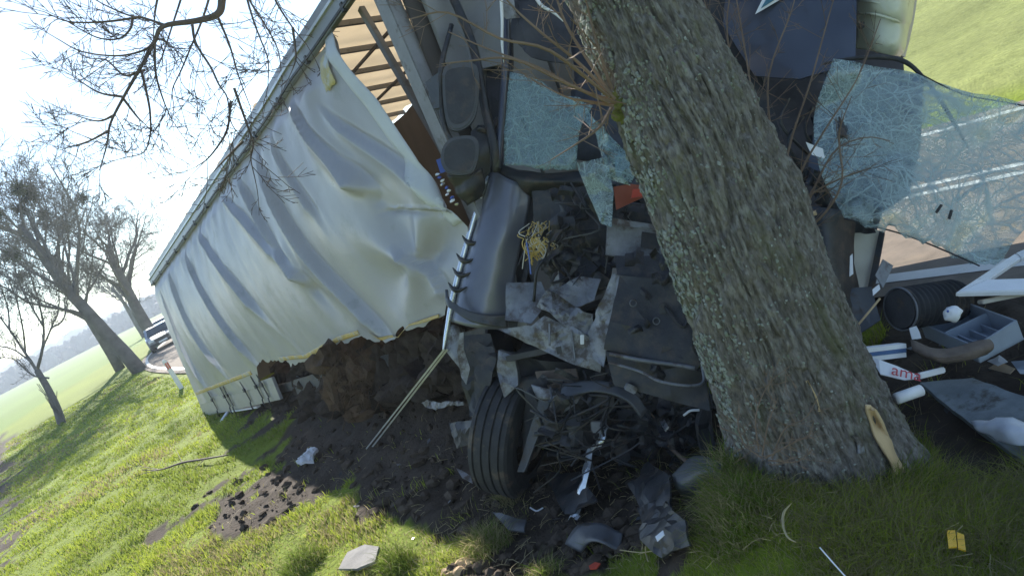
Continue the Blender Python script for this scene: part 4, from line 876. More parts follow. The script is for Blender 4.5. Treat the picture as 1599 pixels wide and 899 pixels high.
panel('chassis_plate', [(740, 545, 5.3), (950, 570, 5.0), (1110, 620, 4.7), (1110, 720, 4.9), (900, 700, 5.3), (760, 650, 5.5)], 'dark_steel', TK, .05, .1, 3, 5, .15)
panel('suspension_arm', [(782, 545, 5.15), (808, 555, 5.1), (812, 600, 5.1), (790, 620, 5.12), (778, 580, 5.15)], 'grey_metal', TK, .05, .03, 7, 5, .06)
panel('suspension_arm', [(870, 590, 4.98), (850, 660, 5.0), (822, 735, 5.05), (812, 735, 5.08), (838, 650, 5.02), (850, 600, 5.0)], 'grey_plastic', TK, .04, .01, 7, 8, .08)
for i in range(16):
    x, y = rng.uniform(820, 1100), rng.uniform(590, 690); d = rng.uniform(4.6, 5.0)
    ptube([(x, y, d), (x + rng.uniform(-50, 50), y + rng.uniform(-10, 40), d - .08), (x + rng.uniform(-90, 90), y + rng.uniform(0, 60), d)], rng.uniform(.006, .016), 6).build('hose', 'black_plastic', TK, True)
for i in range(12):
    x, y = rng.uniform(830, 1090), rng.uniform(600, 690); MB().box(at(x, y, rng.uniform(4.7, 5.0)), (nz(XC + YC * rng.uniform(-1, 1)), nz(YC - XC * rng.uniform(-.6, .6)), FW), (rng.uniform(.03, .09), rng.uniform(.015, .05), .03)).build('engine_part', rng.choice(['dark_steel', 'grey_metal', 'black_plastic']), TK, bevel=.006)
panel('bent_beam', [(1095, 620, 4.5), (1110, 640, 4.5), (1120, 730, 4.55), (1100, 735, 4.55), (1085, 660, 4.5)], 'dark_steel', TK, .05, .03, 5, 3, .08)
# a tangle of bent strips, torn liners and cables packed into the crushed front
rw = random.Random(91)
for i in range(170):
    z_ = rw.random()
    if z_ < .34: x, y, d = rw.uniform(872, 1010), rw.uniform(285, 430), rw.uniform(4.78, 5.05)
    elif z_ < .86: x, y, d = rw.uniform(848, 1105), rw.uniform(565, 715), rw.uniform(4.6, 5.05)
    elif z_ < .93: x, y, d = rw.uniform(1200, 1330), rw.uniform(200, 470), rw.uniform(4.45, 4.8)
    else: x, y, d = rw.uniform(960, 1085), rw.uniform(400, 580), rw.uniform(4.28, 4.4)
    a = rw.uniform(0, 6.28); l = rw.uniform(12, 45); wd_ = rw.uniform(3, 13); ca, sa = math.cos(a), math.sin(a); rows = []
    for k in range(4):
        px_, py_ = x + ca * l * k / 3 + rw.uniform(-5, 5), y + sa * l * k / 3 + rw.uniform(-5, 5); dd2 = d + rw.uniform(-.05, .05)
        rows.append([(px_ - sa * wd_, py_ + ca * wd_, dd2 + rw.uniform(-.03, .03)), (px_ + sa * wd_ * .1, py_, dd2 - rw.uniform(0, .03)), (px_ + sa * wd_, py_ - ca * wd_, dd2 + rw.uniform(-.03, .03))])
    sheet('torn_strip', rows, rw.choice(['dark_steel', 'dark_steel', 'black_plastic', 'black_plastic', 'black_plastic', 'grey_plastic', 'rubber', 'dark_steel', 'interior']), TK, .003, 3, .012, 22, i, smooth=False, jag=.012)
for i in range(46):
    x, y, d = (rw.uniform(880, 1010), rw.uniform(270, 430), 4.85) if i < 14 else (rw.uniform(850, 1110), rw.uniform(560, 700), rw.uniform(4.55, 4.9))
    ptube([(x, y, d), (x + rw.uniform(-30, 30), y + rw.uniform(-5, 40), d - .07), (x + rw.uniform(-60, 60), y + rw.uniform(0, 60), d - .02), (x + rw.uniform(-70, 70), y + rw.uniform(10, 90), d + .03)], rw.uniform(.003, .008), 4, 4).build('cable', rw.choice(['black_plastic', 'black_plastic', 'dark_steel', 'grey_plastic']), TK)
# the sunken front wheel: tyre with four grooves, rim
def wheel():
    c = at(802, 676, 5.42); axv = nz(XC * .90 + FW * -.42 + YC * -.10); up = nz(YC - axv * (YC @ axv)); f = np.cross(axv, up)
    prof = [(-.155, .27), (-.165, .36), (-.150, .425), (-.135, .446)]
    for k in range(4):
        x = -.10 + k * .066; prof += [(x - .008, .452), (x - .004, .436), (x + .006, .436), (x + .010, .452)]
    prof += [(.135, .446), (.150, .425), (.165, .36), (.155, .27)]
    n = 72; G = np.array([[c + axv * a + (up * math.cos(t) + f * math.sin(t)) * r for a, r in prof] for t in np.linspace(0, 2 * math.pi, n + 1)])
    w_ = thing('wheel', c, None, None); w_.parent = TK; w_.location = Vector(c) - TK.location; WPOS[w_.name] = c
    o = link('tyre', grid_mesh('tyre', G), 'rubber', None, origin=c, smooth=False); o.parent = w_; o.location = (0, 0, 0)
    pr = [(-.15, .27), (-.10, .255), (-.06, .20), (-.02, .18), (-.02, .09), (.05, .08), (.05, .0)]; pr = [(a, r) for a, r in pr]
    G = np.array([[c - axv * a * -1 + (up * math.cos(t) + f * math.sin(t)) * r for a, r in pr + [(.15, .30)][:0]] for t in np.linspace(0, 2 * math.pi, 41)])
    o = link('rim', grid_mesh('rim', G, .012), 'grey_metal', None, origin=c); o.parent = w_; o.location = (0, 0, 0)
wheel()
sheet('mudguard', [[(800, 590, 5.2), (840, 585, 5.1), (865, 600, 5.05)], [(812, 640, 5.15), (850, 640, 5.08), (868, 650, 5.05)], [(818, 720, 5.15), (835, 715, 5.1), (850, 690, 5.08)]], 'black_plastic', TK, .012, 6, .03, 6, 2)
# right side of the cab: blue door and side panels, decal, cream roof corner
panel('door', [(1150, -160, 5.0), (1340, -160, 4.75), (1335, 100, 4.62), (1250, 125, 4.75), (1180, 120, 4.9), (1130, 40, 5.0)], 'cab_blue', TK, .03, .02, 2.5, 3, .1)
panel('door_gap', [(1118, -160, 5.2), (1160, -160, 5.1), (1190, 120, 5.05), (1260, 330, 4.9), (1200, 360, 5.0), (1100, 100, 5.2)], 'black_plastic', TK, .03, .03, 3, 4, .15)
panel('white_decal', [(1179, 23, 4.80), (1196, -12, 4.80), (1240, -40, 4.76), (1262, -46, 4.74), (1262, -30, 4.74), (1232, -8, 4.77)], 'white_plastic', TK, .004, 0, 1, 1, .3)
panel('teal_decal', [(1188, 14, 4.785), (1202, -10, 4.785), (1240, -32, 4.755), (1226, -10, 4.765)], 'teal_decal', TK, .003, 0, 1, 1, .3)
panel('door_lower', [(1290, 105, 4.75), (1442, 120, 4.6), (1436, 230, 4.58), (1418, 305, 4.56), (1350, 350, 4.6), (1320, 345, 4.65), (1262, 260, 4.75)], 'cab_paint', TK, .03, .03, 2.5, 6, .1)
sheet('roof_corner', [[(1330, -120, 4.9), (1370, -140, 4.65), (1415, -130, 4.6), (1440, -120, 4.75)], [(1338, -10, 4.88), (1372, -8, 4.6), (1408, 8, 4.55), (1425, 15, 4.72)], [(1338, 24, 4.88), (1372, 28, 4.64), (1405, 40, 4.58), (1418, 44, 4.72)], [(1338, 55, 4.88), (1370, 60, 4.62), (1400, 70, 4.56), (1412, 76, 4.7)], [(1335, 76, 4.9), (1365, 80, 4.68), (1395, 86, 4.62), (1405, 88, 4.74)]], 'cream_panel', TK, .008, 7, .006, 5, 3)
for y in (8, 27): ptube([(1340, y - 6, 4.84), (1368, y - 4, 4.62), (1400, y + 6, 4.56), (1414, y + 14, 4.68)], [.004, .009, .009, .004], 6).build('moulding', 'cream_panel', TK, True)
panel('roof_flank', [(1425, -130, 4.78), (1450, -120, 4.9), (1424, 40, 4.85), (1411, 90, 4.8), (1404, 86, 4.75), (1416, 20, 4.72)], 'pale_panel', TK, .01, .006, 4, 3, .1)
MB().box(at(1345, 40, 4.72), (XC, YC, FW), (.012, .02, .02)).build('roof_hinge', 'black_plastic', TK, bevel=.004)
sheet('front_column', [[(1240, 320, 4.55), (1285, 325, 4.4), (1330, 335, 4.5)], [(1262, 400, 4.5), (1295, 405, 4.36), (1330, 410, 4.46)], [(1300, 490, 4.5), (1325, 490, 4.38), (1352, 485, 4.46)]], 'black_plastic', TK, .02, 6, .03, 4, 3)
panel('front_column_inner', [(1200, 330, 4.7), (1260, 340, 4.6), (1310, 500, 4.5), (1250, 450, 4.55)], 'dark_steel', TK, .03, .03, 4, 9, .1)
panel('pale_side_panel', [(1332, 350, 4.62), (1378, 362, 4.6), (1362, 440, 4.55), (1350, 490, 4.5), (1330, 480, 4.52)], 'pale_panel', TK, .012, .012, 5, 3, .07)
panel('panel_edge', [(1374, 362, 4.58), (1382, 364, 4.56), (1368, 440, 4.5), (1356, 480, 4.48), (1352, 470, 4.5)], 'dark_steel', TK, .02, .008, 5, 3, .07)
panel('torn_cover', [(1310, 455, 4.45), (1360, 450, 4.4), (1375, 500, 4.3), (1345, 520, 4.35), (1310, 500, 4.4)], 'grey_plastic', TK, .02, .03, 5, 7, .08)
panel('white_shard', [(1327, 400, 4.42), (1331, 396, 4.42), (1332, 428, 4.4), (1326, 432, 4.4)], 'white_plastic', TK, .006, 0, 3, 2, .06)
for pts, m_ in (([(1258, 222), (1285, 232), (1288, 248), (1268, 242)], 'paper'), ([(1222, 292), (1238, 280), (1240, 300), (1230, 306)], 'white_plastic'), ([(1225, 265), (1243, 270), (1240, 282), (1222, 275)], 'grey_metal')):
    panel('torn_scrap', [(x, y, 4.35) for x, y in pts], m_, TK, .004, .01, 9, 2, .05)
ptube([(1238, 342, 4.3), (1275, 332, 4.25)], .016, 6).build('wooden_slat', 'bare_wood', TK)
for i in range(10):
    x, y = rng.uniform(1180, 1270), rng.uniform(130, 320); ptube([(x, y, 4.85), (x + rng.uniform(-30, 30), y + 40, 4.8), (x + rng.uniform(-30, 40), y + 90, 4.85)], rng.uniform(.006, .014), 5).build('hose', 'black_plastic', TK, True)
# white bits high up behind the shoots
for P in ([(830, -15, 4.9), (845, 8, 4.88), (865, 20, 4.86), (880, 34, 4.86)], [(782, -10, 5.0), (784, 30, 5.0), (784, 70, 5.0), (787, 98, 5.0)]): ptube(P, [.014, .012, .010, .004], 5).build('white_trim', 'white_plastic', TK, True)
panel('white_trim', [(780, -20, 5.05), (800, -22, 5.05), (805, 20, 5.03), (812, 28, 5.03), (790, 30, 5.05), (782, 20, 5.05)], 'white_metal', TK, .008, .01, 9, 2, .05)
panel('dark_hood', [(800, -30, 5.15), (870, -40, 5.0), (895, 30, 4.95), (885, 100, 4.95), (830, 90, 5.05), (800, 60, 5.15)], 'interior', TK, .02, .05, 4, 2, .1)

# ------------------------------------------------------------------ shattered windscreen hanging off the right
WS = thing('shattered_windscreen', at(1450, 400, 4.1), 'large shattered greenish windscreen hanging off the right side of the cab', 'windscreen')
sheet('glass_sheet', [[(1300, 94, 4.5), (1360, 100, 4.45), (1430, 112, 4.35), (1500, 145, 4.25), (1570, 158, 4.15), (1660, 172, 4.05)], [(1272, 180, 4.5), (1345, 190, 4.42), (1420, 205, 4.3), (1490, 225, 4.2), (1560, 240, 4.1), (1650, 250, 4.0)],
       [(1280, 265, 4.45), (1345, 280, 4.36), (1415, 290, 4.26), (1485, 305, 4.15), (1550, 310, 4.05), (1630, 320, 3.95)], [(1318, 340, 4.4), (1365, 352, 4.33), (1420, 368, 4.24), (1475, 390, 4.13), (1530, 415, 4.04), (1560, 395, 3.95)]], 'cracked_glass', WS, .007, 10, .065, 3.2, 4, jag=.05)
ptube([(1285, 100, 4.56), (1330, 92, 4.5), (1380, 90, 4.48), (1415, 98, 4.46), (1445, 125, 4.44), (1470, 160, 4.42), (1492, 196, 4.4), (1512, 232, 4.38)], [.008, .012, .016, .015, .011, .012, .011, .004], 7).build('rubber_gasket', 'rubber', WS, True)
ptube([(1430, 112, 4.34), (1500, 146, 4.24), (1570, 160, 4.14), (1660, 176, 4.04)], .004, 5).build('edge_seal', 'rubber', WS, True)
ptube([(1318, 341, 4.4), (1365, 353, 4.33), (1420, 369, 4.24), (1475, 391, 4.13), (1530, 415, 4.04)], .005, 5).build('edge_seal', 'rubber', WS, True)
for a, b in (((1462, 332), (1470, 320)), ((1482, 342), (1486, 328))): MB().bar(at(*a, 4.1), at(*b, 4.1), .012, .012, FW).build('black_chip', 'rubber', WS)

# ------------------------------------------------------------------ loose wreckage on the ground
def gp3(px, py, z=0.0):
    p = gz(px, py, z); g_ = float(ground_z(np.array([p[:2]]))[0]); return gz(px, py, g_ + z)
def slab(name, pts, m_, label, cat, thick=.02, z=.03, crumple=.01, seed=1, edge=.06, group=None, **k):
    o = panel(name, [gp3(x, y, z + (e[0] if e else 0)) for x, y, *e in pts], m_, None, thick, crumple, 6, seed, edge, px=False, **k); return tag(o, label, cat, group)
def rod(name, pts, r, m_, label, cat, n=6, group=None, z=.02):
    P = crom([gp3(x, y, z + (e[0] if e else 0)) for x, y, *e in pts], 5); rr = np.interp(np.linspace(0, 1, len(P)), np.linspace(0, 1, len(r)), r) if hasattr(r, '__len__') else r
    return tag(MB().tube(P, rr, n).build(name, m_, None, True), label, cat, group)
def blob(name, px, py, sz, m_, label, cat, z=.0, seed=1, amp=.6, group=None, sub=3):
    p = gp3(px, py); p[2] += z; return tag(MB().lump(p, sz, seed, amp, sub).build(name, m_, None, True), label, cat, group)
# aluminium strips reaching from the fairing to the soil
def strip2():
    a, b = at(694, 545, 5.3), gp3(572, 700, .02); o = thing('metal_strip', b, 'long bent aluminium strip slanting from the fairing down into the soil', 'metal strip')
    for k in (0, .022): MB().bar(a + XC * k, b + XC * k * 2.2, .014, .006, FW).build('profile', 'aluminium', o)
strip2()
slab('plastic_bag', [(464, 724), (466, 712), (478, 706), (484, 699), (496, 700), (492, 708), (488, 718), (474, 726)], 'bag', 'crumpled white plastic bag on the edge of the trailer shadow', 'plastic bag', .03, .07, .05, 4, .04)
slab('flat_slab', [(531, 890, .0), (545, 864, .02), (572, 852, .04), (594, 855, .05), (588, 878, .03), (560, 890, .01)], 'flat_stone', 'flat grey rounded slab lying in the foreground grass', 'slab', .02, .04, .004, 2, .06)
m = MB(); c = gp3(716, 890)
for i, (dx, dy, s_) in enumerate(((-.06, 0, .06), (.03, .02, .07), (.09, -.02, .05), (.0, -.05, .06))): m.lump(c + np.array([dx, dy, .02]), (s_, s_ * .7, s_ * .55), i + 3, .7, 2)
tag(m.build('tan_chunk', 'stone_tan', None, False), 'tan broken clump of rotten wood at the bottom edge', 'wood chunk')
for pts, s_ in (([(1478, 829), (1491, 829), (1494, 855), (1481, 856)], 'left'), ([(1494, 832), (1505, 836), (1508, 861), (1496, 857)], 'right')):
    slab('yellow_reflector', pts, 'yellow_plastic', 'yellow plastic reflector half in shaded grass, %s one of the pair' % s_, 'reflector', .006, .10, .0, 1, .2, group='yellow reflector halves')
rod('white_stick', [(1280, 854), (1300, 877), (1325, 905)], .003, 'white_plastic', 'thin straight white stick in the shaded grass', 'stick', 5, z=.1)
rod('curled_strip', [(1236, 785), (1224, 800), (1223, 820), (1230, 838), (1243, 846)], [.002, .006, .006, .005, .002], 'straw', 'pale curled bark strip in the shaded grass', 'bark strip', 4, z=.08)
rod('dead_stick', [(222, 733), (250, 733), (285, 722), (320, 716), (356, 710)], [.008, .012, .018, .016, .010], 'twig', 'long dead branch lying on the sunlit grass', 'stick', 5, z=.08)
P_ = bpy.data.objects['dead_stick']
for a, b in (((285, 722), (274, 700)), ((250, 733), (215, 727)), ((250, 732), (212, 742)), ((320, 716), (300, 735))): 
    k_ = MB().tube([gp3(*a, .08), gp3(*b, .14)], [.007, .003], 4).build('side_twig', 'twig', P_)
rod('loose_branch', [(998, 628, .35), (1018, 655, .22), (1040, 690, .1), (1075, 722, .08), (1110, 738, .06), (1155, 746, .05)], [.006, .009, .012, .014, .016, .012], 'shoot', 'curved brown branch lying from the wreck to the trunk foot', 'branch', 7)
rod('loose_branch', [(1010, 640, .35), (1022, 652, .3), (1035, 676, .15)], .006, 'shoot', 'short brown twig beside the curved branch', 'branch', 5)
o = rod('pale_twig', [(1075, 800), (1110, 775), (1150, 748), (1160, 742)], .004, 'straw', 'thin pale twig at the left foot of the trunk', 'twig', 5, z=.06)
def board(a, b, wd, label): return tag(MB().bar(gp3(*a), gp3(*b), wd, .03).build('broken_board', 'paper', None, bevel=.003), label, 'board', 'splintered boards under the trailer tail')
board((346, 657, .02), (364, 630, .12), .07, 'pale splintered board sticking up behind the trailer tail'); board((362, 641, .08), (404, 634, .10), .07, 'pale splintered board lying level under the straps')
# dark panels in the pit
def px_thing(name, fn, label, cat, group=None): o = fn(); return tag(o, label, cat, group)
tag(sheet('fender', [[gp3(1052, 742, .18), gp3(1085, 712, .24), gp3(1130, 722, .22)], [gp3(1060, 765, .12), gp3(1092, 742, .19), gp3(1130, 745, .16)], [gp3(1082, 782, .03), gp3(1105, 772, .05), gp3(1135, 762, .05)]], 'grey_plastic', None, .01, 6, .01, 5, 3, px=False), 'smooth dark grey fender piece beside the trunk foot', 'fender')
tag(sheet('fender', [[gp3(885, 850, .02), gp3(905, 822, .08), gp3(940, 818, .10), gp3(972, 832, .06)], [gp3(905, 862, .02), gp3(922, 845, .09), gp3(945, 848, .09), gp3(968, 858, .03)]], 'grey_plastic', None, .01, 6, .02, 7, 5, px=False), 'curved grey fender piece lying in the pit', 'fender')
slab('dark_panel', [(992, 790, .02), (1030, 775, .1), (1065, 810, .12), (1072, 850, .06), (1030, 870, .02), (1005, 845, .02)], 'black_plastic', 'big dark bent panel in the pit with a white scrap on it', 'panel', .012, .06, .04, 6)
slab('dark_panel', [(1010, 720, .05), (1050, 745, .12), (1046, 790, .08), (1000, 800, .03), (985, 760, .05)], 'black_plastic', 'dark plastic panel behind the panel with a white scrap', 'panel', .012, .06, .04, 9)
slab('dark_panel', [(770, 800, .02), (800, 806, .05), (822, 812, .04), (820, 832, .02), (795, 828, .02)], 'grey_plastic', 'small grey triangular panel below the tyre', 'panel', .012, .05, .02, 12)
slab('dark_panel', [(850, 740, .02), (905, 735, .1), (930, 780, .08), (880, 800, .02)], 'black_plastic', 'dark panel lying between the tyre and the torn foil', 'panel', .012, .05, .04, 15)
slab('dark_panel', [(700, 660, .02), (740, 655, .1), (745, 690, .05), (712, 700, .02)], 'black_plastic', 'dark panel left of the sunken tyre', 'panel', .012, .05, .04, 18)
slab('white_scrap', [(1024, 838), (1036, 828), (1038, 835), (1027, 845)], 'white_plastic', 'white scrap on the big dark panel in the pit', 'scrap', .004, .18, 0, 1, .1)
slab('red_shard', [(920, 884), (930, 878), (938, 880), (932, 888), (922, 889)], 'red', 'small red plastic shard on the soil', 'shard', .006, .04, 0, 1, .1)
slab('white_fragment', [(654, 628), (668, 626), (690, 628), (725, 626), (724, 632), (694, 634), (680, 640), (664, 637)], 'white_metal', 'torn white plastic fragment left of the tyre', 'fragment', .008, .10, .03, 2, .04, jag=.02)
slab('lamp_fragment', [(752, 712), (762, 716), (770, 728), (768, 742), (757, 736)], 'bright_metal', 'shiny chrome lamp fragment against the tyre', 'lamp fragment', .03, .06, .02, 2, .04)
slab('white_fragment', [(712, 730), (735, 742), (738, 754), (722, 746)], 'white_metal', 'white pointed fragment below and left of the tyre', 'fragment', .008, .06, .02, 5, .04)
def foil():
    L_ = [(945, 668, .42), (938, 690, .36), (922, 704, .3), (916, 735, .22), (908, 770, .12), (900, 800, .04), (893, 812, .02)]
    rows = [[gp3(x - w_, y, z) for w_ in (-5, 0, 5)] for (x, y, z) in L_]
    for i, r_ in enumerate(rows): r_[1] = r_[1] + np.array([0, .02 * (-1) ** i, .01]); 
    return sheet('torn_foil', rows, 'bright_metal', None, .003, 5, .02, 16, 3, px=False, jag=.02)
tag(foil(), 'torn strip of silver metal foil hanging in the pit', 'foil')
slab('foil_scrap', [(875, 712), (892, 704), (905, 708), (898, 716), (880, 718)], 'white_metal', 'bright crumpled foil scrap left of the torn strip', 'foil', .006, .25, .03, 3, .03)
slab('foil_scrap', [(935, 700), (944, 692), (943, 706), (938, 710)], 'bright_metal', 'tiny shiny foil scrap beside the torn strip', 'foil', .006, .25, .03, 3, .03)
rod('white_hook', [(828, 792), (838, 797), (848, 792)], .006, 'white_plastic', 'small curved white plastic hook below the tyre', 'plastic hook', 5, z=.04)
rod('white_tie', [(1068, 648, .3), (1078, 641, .32), (1092, 640, .3)], .008, 'white_plastic', 'small white plastic strip left of the trunk', 'plastic strip', 5)
slab('lamp_fragment', [(1028, 655), (1036, 652), (1044, 666), (1038, 672)], 'bright_metal', 'small shiny fragment between the branch and the trunk', 'lamp fragment', .01, .3, .02, 2, .04)
rod('straw_cross', [(968, 858), (1000, 862), (1020, 860), (1048, 866)], .003, 'straw', 'dry straw stalks lying crosswise at the pit edge', 'straw stalk', 4, z=.06)
o = bpy.data.objects['straw_cross']; MB().tube([gp3(1008, 852, .1), gp3(1008, 864, .06), gp3(1012, 876, .04)], .004, 4).build('crossing_stalk', 'straw', o)
# root ball torn up under the trailer
def rootball():
    o = thing('root_clump', gp3(560, 640), 'brown torn up root clump hanging at the trailer side', 'root clump'); m = MB(); rg = random.Random(8); h = MB()
    for i in range(46):
        x, y = rg.gauss(556, 19), rg.gauss(582, 24); m.lump(at(x, y, rg.uniform(7.7, 8.0)), (rg.uniform(.06, .2), rg.uniform(.06, .15), rg.uniform(.06, .18)), i, .9, 2)
    for i in range(90):
        x, y = rg.gauss(556, 22), rg.gauss(578, 24); h.tube([at(x, y, 7.75), at(x + rg.uniform(-12, 12), y + rg.uniform(5, 25), 7.65), at(x + rg.uniform(-18, 18), y + rg.uniform(15, 45), 7.7)], .006, 3, False)
    m.build('earth', 'dry_root', o, False); h.build('rootlets', 'dry_root', o)
    m = MB()
    for i in range(190):
        x = rg.uniform(432, 730); y = 602 - (x - 440) * .20 + rg.uniform(-32, 48); d = float(np.interp(x, [440, 500, 560, 620, 680, 720], [11.6, 9.6, 8.4, 7.5, 6.7, 6.3])) + rg.uniform(-.1, .25); m.lump(at(x, y, d), (rg.uniform(.08, .25), rg.uniform(.08, .2), rg.uniform(.08, .2)), i + 80, .9, 2)
    tag(m.build('ploughed_earth', 'soil', None, False), 'earth ploughed up against the trailer underside, shade darkened in its colour', 'earth')
rootball()
# right hand pile
def tray():
    z = .22; c = [gz(1436, 504, z), gz(1521, 541, z), gz(1590, 504, z), gz(1508, 474, z)]; up = np.array([0, 0, .10])
    o = thing('storage_tray', np.mean(c, 0) - up, 'grey plastic storage drawer with dividers on the debris pile', 'drawer')
    MB().prism([p - up for p in c], (0, 0, .008)).build('tray_floor', 'tray_grey', o)
    for i in range(4):
        a, b = c[i], c[(i + 1) % 4]; n_ = nz(np.cross(b - a, [0, 0, 1])); MB().prism([a - up, b - up, b + up * (.18 if i in (1, 2) else 0), a + up * (.18 if i == 2 else 0)], -n_ * .012).build('tray_wall', 'tray_grey', o, bevel=.003)
    mid0, mid1 = (c[0] * .55 + c[1] * .45), (c[3] * .55 + c[2] * .45); MB().prism([mid0 - up, mid1 - up, mid1, mid0], nz(c[1] - c[0]) * .008).build('divider', 'tray_grey', o)
    for f in (.25, .5, .75): 
        a = mid0 + (mid1 - mid0) * f; b = c[1] + (c[2] - c[1]) * f; MB().prism([a - up * .9, b - up * .9, b - up * .45, a - up * .45], nz(mid1 - mid0) * .008).build('rib', 'tray_grey', o)
    k = MB().lump(at(1487, 490, 3.66), (.045, .04, .04), 4, .25, 3).build('paper_roll', 'paper', None, True); tag(k, 'white crumpled paper cup with a blue mark in the drawer', 'cup')
    MB().lump(at(1480, 486, 3.615), (.007, .005, .007), 2, .2, 1).build('blue_mark', 'blue', k, True)
tray()
def bellows():
    a, b = at(1408, 482, 4.25), at(1492, 468, 4.35); d = nz(b - a); u = nz(np.cross(d, [0, 0, 1])); w_ = np.cross(d, u); L_ = np.linalg.norm(b - a)
    o = thing('air_bellows', (a + b) / 2 - np.array([0, 0, .13]), 'black ribbed rubber air bellows lying behind the grey drawer', 'air bellows')
    G = np.array([[a + d * L_ * s + (u * math.cos(t) + w_ * math.sin(t)) * (.118 + .008 * math.sin(s * 11 * 6.283)) for t in np.linspace(0, 6.2832, 33)] for s in np.linspace(0, 1, 110)]); link('rubber_body', grid_mesh('rubber_body', G), 'rubber', o)
    for q_, s_ in ((a, -1), (b, 1)): MB().tube([q_, q_ + d * .018 * s_], .112, 24).build('end_plate', 'dark_steel', o)
    P = [a - d * .01 + (u * math.cos(t) + w_ * math.sin(t)) * .124 for t in np.linspace(0, 6.2832, 33)]; MB().tube(P, .006, 5, False).build('clamp_ring', 'grey_metal', o, True)
bellows()
def frame():
    z = .38; out = [at(1492, 456, 4.0), at(1585, 395, 4.35), at(1690, 350, 4.3), at(1650, 452, 3.85)]; c = np.mean(out, 0); inn = [c + (p - c) * np.array([.55, .55, .55]) for p in out]
    o = thing('white_hatch', c, 'white plastic window frame propped on the debris pile', 'frame'); n_ = nz(np.cross(out[1] - out[0], out[3] - out[0]))
    for i in range(4):
        j = (i + 1) % 4; MB().prism([out[i], out[j], inn[j], inn[i]], n_ * .03).build('frame_side', 'white_plastic', o, bevel=.006)
        a_, b_2 = [c + (p - c) * .8 + n_ * .030 for p in (out[i], out[j])]; MB().tube([a_, b_2], .006, 5).build('bead', 'grey_plastic', o)
frame()
tag(MB().bar(at(1530, 472, 4.0), at(1640, 450, 4.0), .05, .02, YC).build('perforated_bar', 'pale_panel', None, bevel=.004), 'beige perforated bar below the white frame', 'bar')
def carton():
    P = [at(1361, 560, 3.75), at(1372, 562, 3.72), at(1400, 572, 3.68), at(1430, 585, 3.65), at(1431, 592, 3.64), at(1412, 594, 3.63), at(1375, 585, 3.66)]
    o = tag(panel('printed_carton', P, 'paper', None, .006, .0, 5, 1, .1, px=False), 'torn white carton with red lettering beside the trunk', 'carton')
    cu = bpy.data.curves.new('lettering', 'FONT'); cu.body = 'ama'; cu.size = .085; cu.extrude = .001; tmp = bpy.data.objects.new('tmp', cu); COL.objects.link(tmp)
    bpy.context.view_layer.update(); me = bpy.data.meshes.new_from_object(tmp.evaluated_get(bpy.context.evaluated_depsgraph_get())); bpy.data.objects.remove(tmp)
    e1 = nz(at(1430, 588, 3.65) - at(1372, 574, 3.70)); nn = nz(np.cross(P[2] - P[0], P[5] - P[0])); nn = nn if nn @ FW < 0 else -nn; e2 = np.cross(nn, e1); org = at(1391, 586, 3.65) + nn * .012
    for v in me.vertices: v.co = Vector(org + e1 * v.co.x * 1.0 + e2 * v.co.y + nn * (v.co.z + .004))
    me.name = 'lettering'; link('lettering', me, 'red_print', o, smooth=False)
carton()
tag(MB().bar(at(1434, 587, 3.68), at(1474, 577, 3.75), .03, .025, FW).build('white_tube', 'white_plastic', None, bevel=.006), 'narrow white tube right of the lettered carton', 'tube')
tag(MB().tube([at(1400, 622, 3.5), at(1438, 609, 3.52)], .028, 12).build('white_tube', 'white_plastic', None, True), 'short thick white tube below the lettered carton', 'tube')
m = MB(); o = thing('blue_pack', at(1380, 552, 3.9), 'white carton with a dark blue band beside the trunk', 'pack')
for k, (y, m_) in enumerate(((540, 'paper'), (547, 'pack_blue'), (554, 'paper'))): MB().bar(at(1349, y + 6, 3.86), at(1409, y - 1, 3.9), .06, .024 if k != 1 else .02, YC).build('band' if k == 1 else 'carton', m_, o)
tag(panel('grey_board', [gp3(1440, 606, .12), gp3(1520, 597, .10), gp3(1560, 612, .10), gp3(1680, 650, .10), gp3(1680, 775, .06), gp3(1548, 690, .06)], 'foam_panel', None, .035, .012, 4, 3, .08, px=False, jag=.006), 'large flat grey board lying at the right edge', 'board')
tag(sheet('clear_bag', [[gp3(1518, 658, .15), gp3(1550, 655, .18), gp3(1600, 655, .18), gp3(1660, 655, .17)], [gp3(1535, 672, .14), gp3(1560, 672, .19), gp3(1605, 675, .19), gp3(1660, 680, .17)], [gp3(1556, 688, .12), gp3(1580, 690, .14), gp3(1610, 692, .14), gp3(1660, 700, .14)]], 'bag', None, .003, 6, .04, 9, 4, px=False), 'crumpled clear plastic bag on the large grey board', 'plastic bag')
tag(panel('cardboard', [gp3(1543, 575, .1), gp3(1556, 562, .14), gp3(1585, 575, .12), gp3(1578, 584, .1)], 'card', None, .006, .02, 8, 3, .05, px=False), 'tan cardboard scrap right of the grey drawer', 'cardboard')
tag(panel('paper_scrap', [gp3(1540, 563, .14), gp3(1560, 554, .18), gp3(1572, 564, .16), gp3(1555, 570, .14)], 'paper', None, .003, .02, 8, 5, .05, px=False), 'white paper scrap above the tan cardboard', 'paper')
tag(panel('plastic_scrap', [gp3(1580, 566, .1), gp3(1640, 548, .14), gp3(1650, 570, .12), gp3(1592, 582, .1)], 'tray_grey', None, .004, .03, 8, 7, .05, px=False), 'grey plastic film right of the tan cardboard', 'plastic film')
tag(sheet('brown_cloth', [[at(1422, 528, 3.85), at(1470, 542, 3.75), at(1545, 530, 3.75)], [at(1425, 545, 3.8), at(1475, 560, 3.68), at(1550, 540, 3.7)], [at(1440, 562, 3.78), at(1480, 568, 3.7), at(1540, 552, 3.72)]], 'cloth_brown', None, .01, 6, .03, 6, 2, px=False), 'brown fabric cover crumpled under the grey drawer', 'fabric')
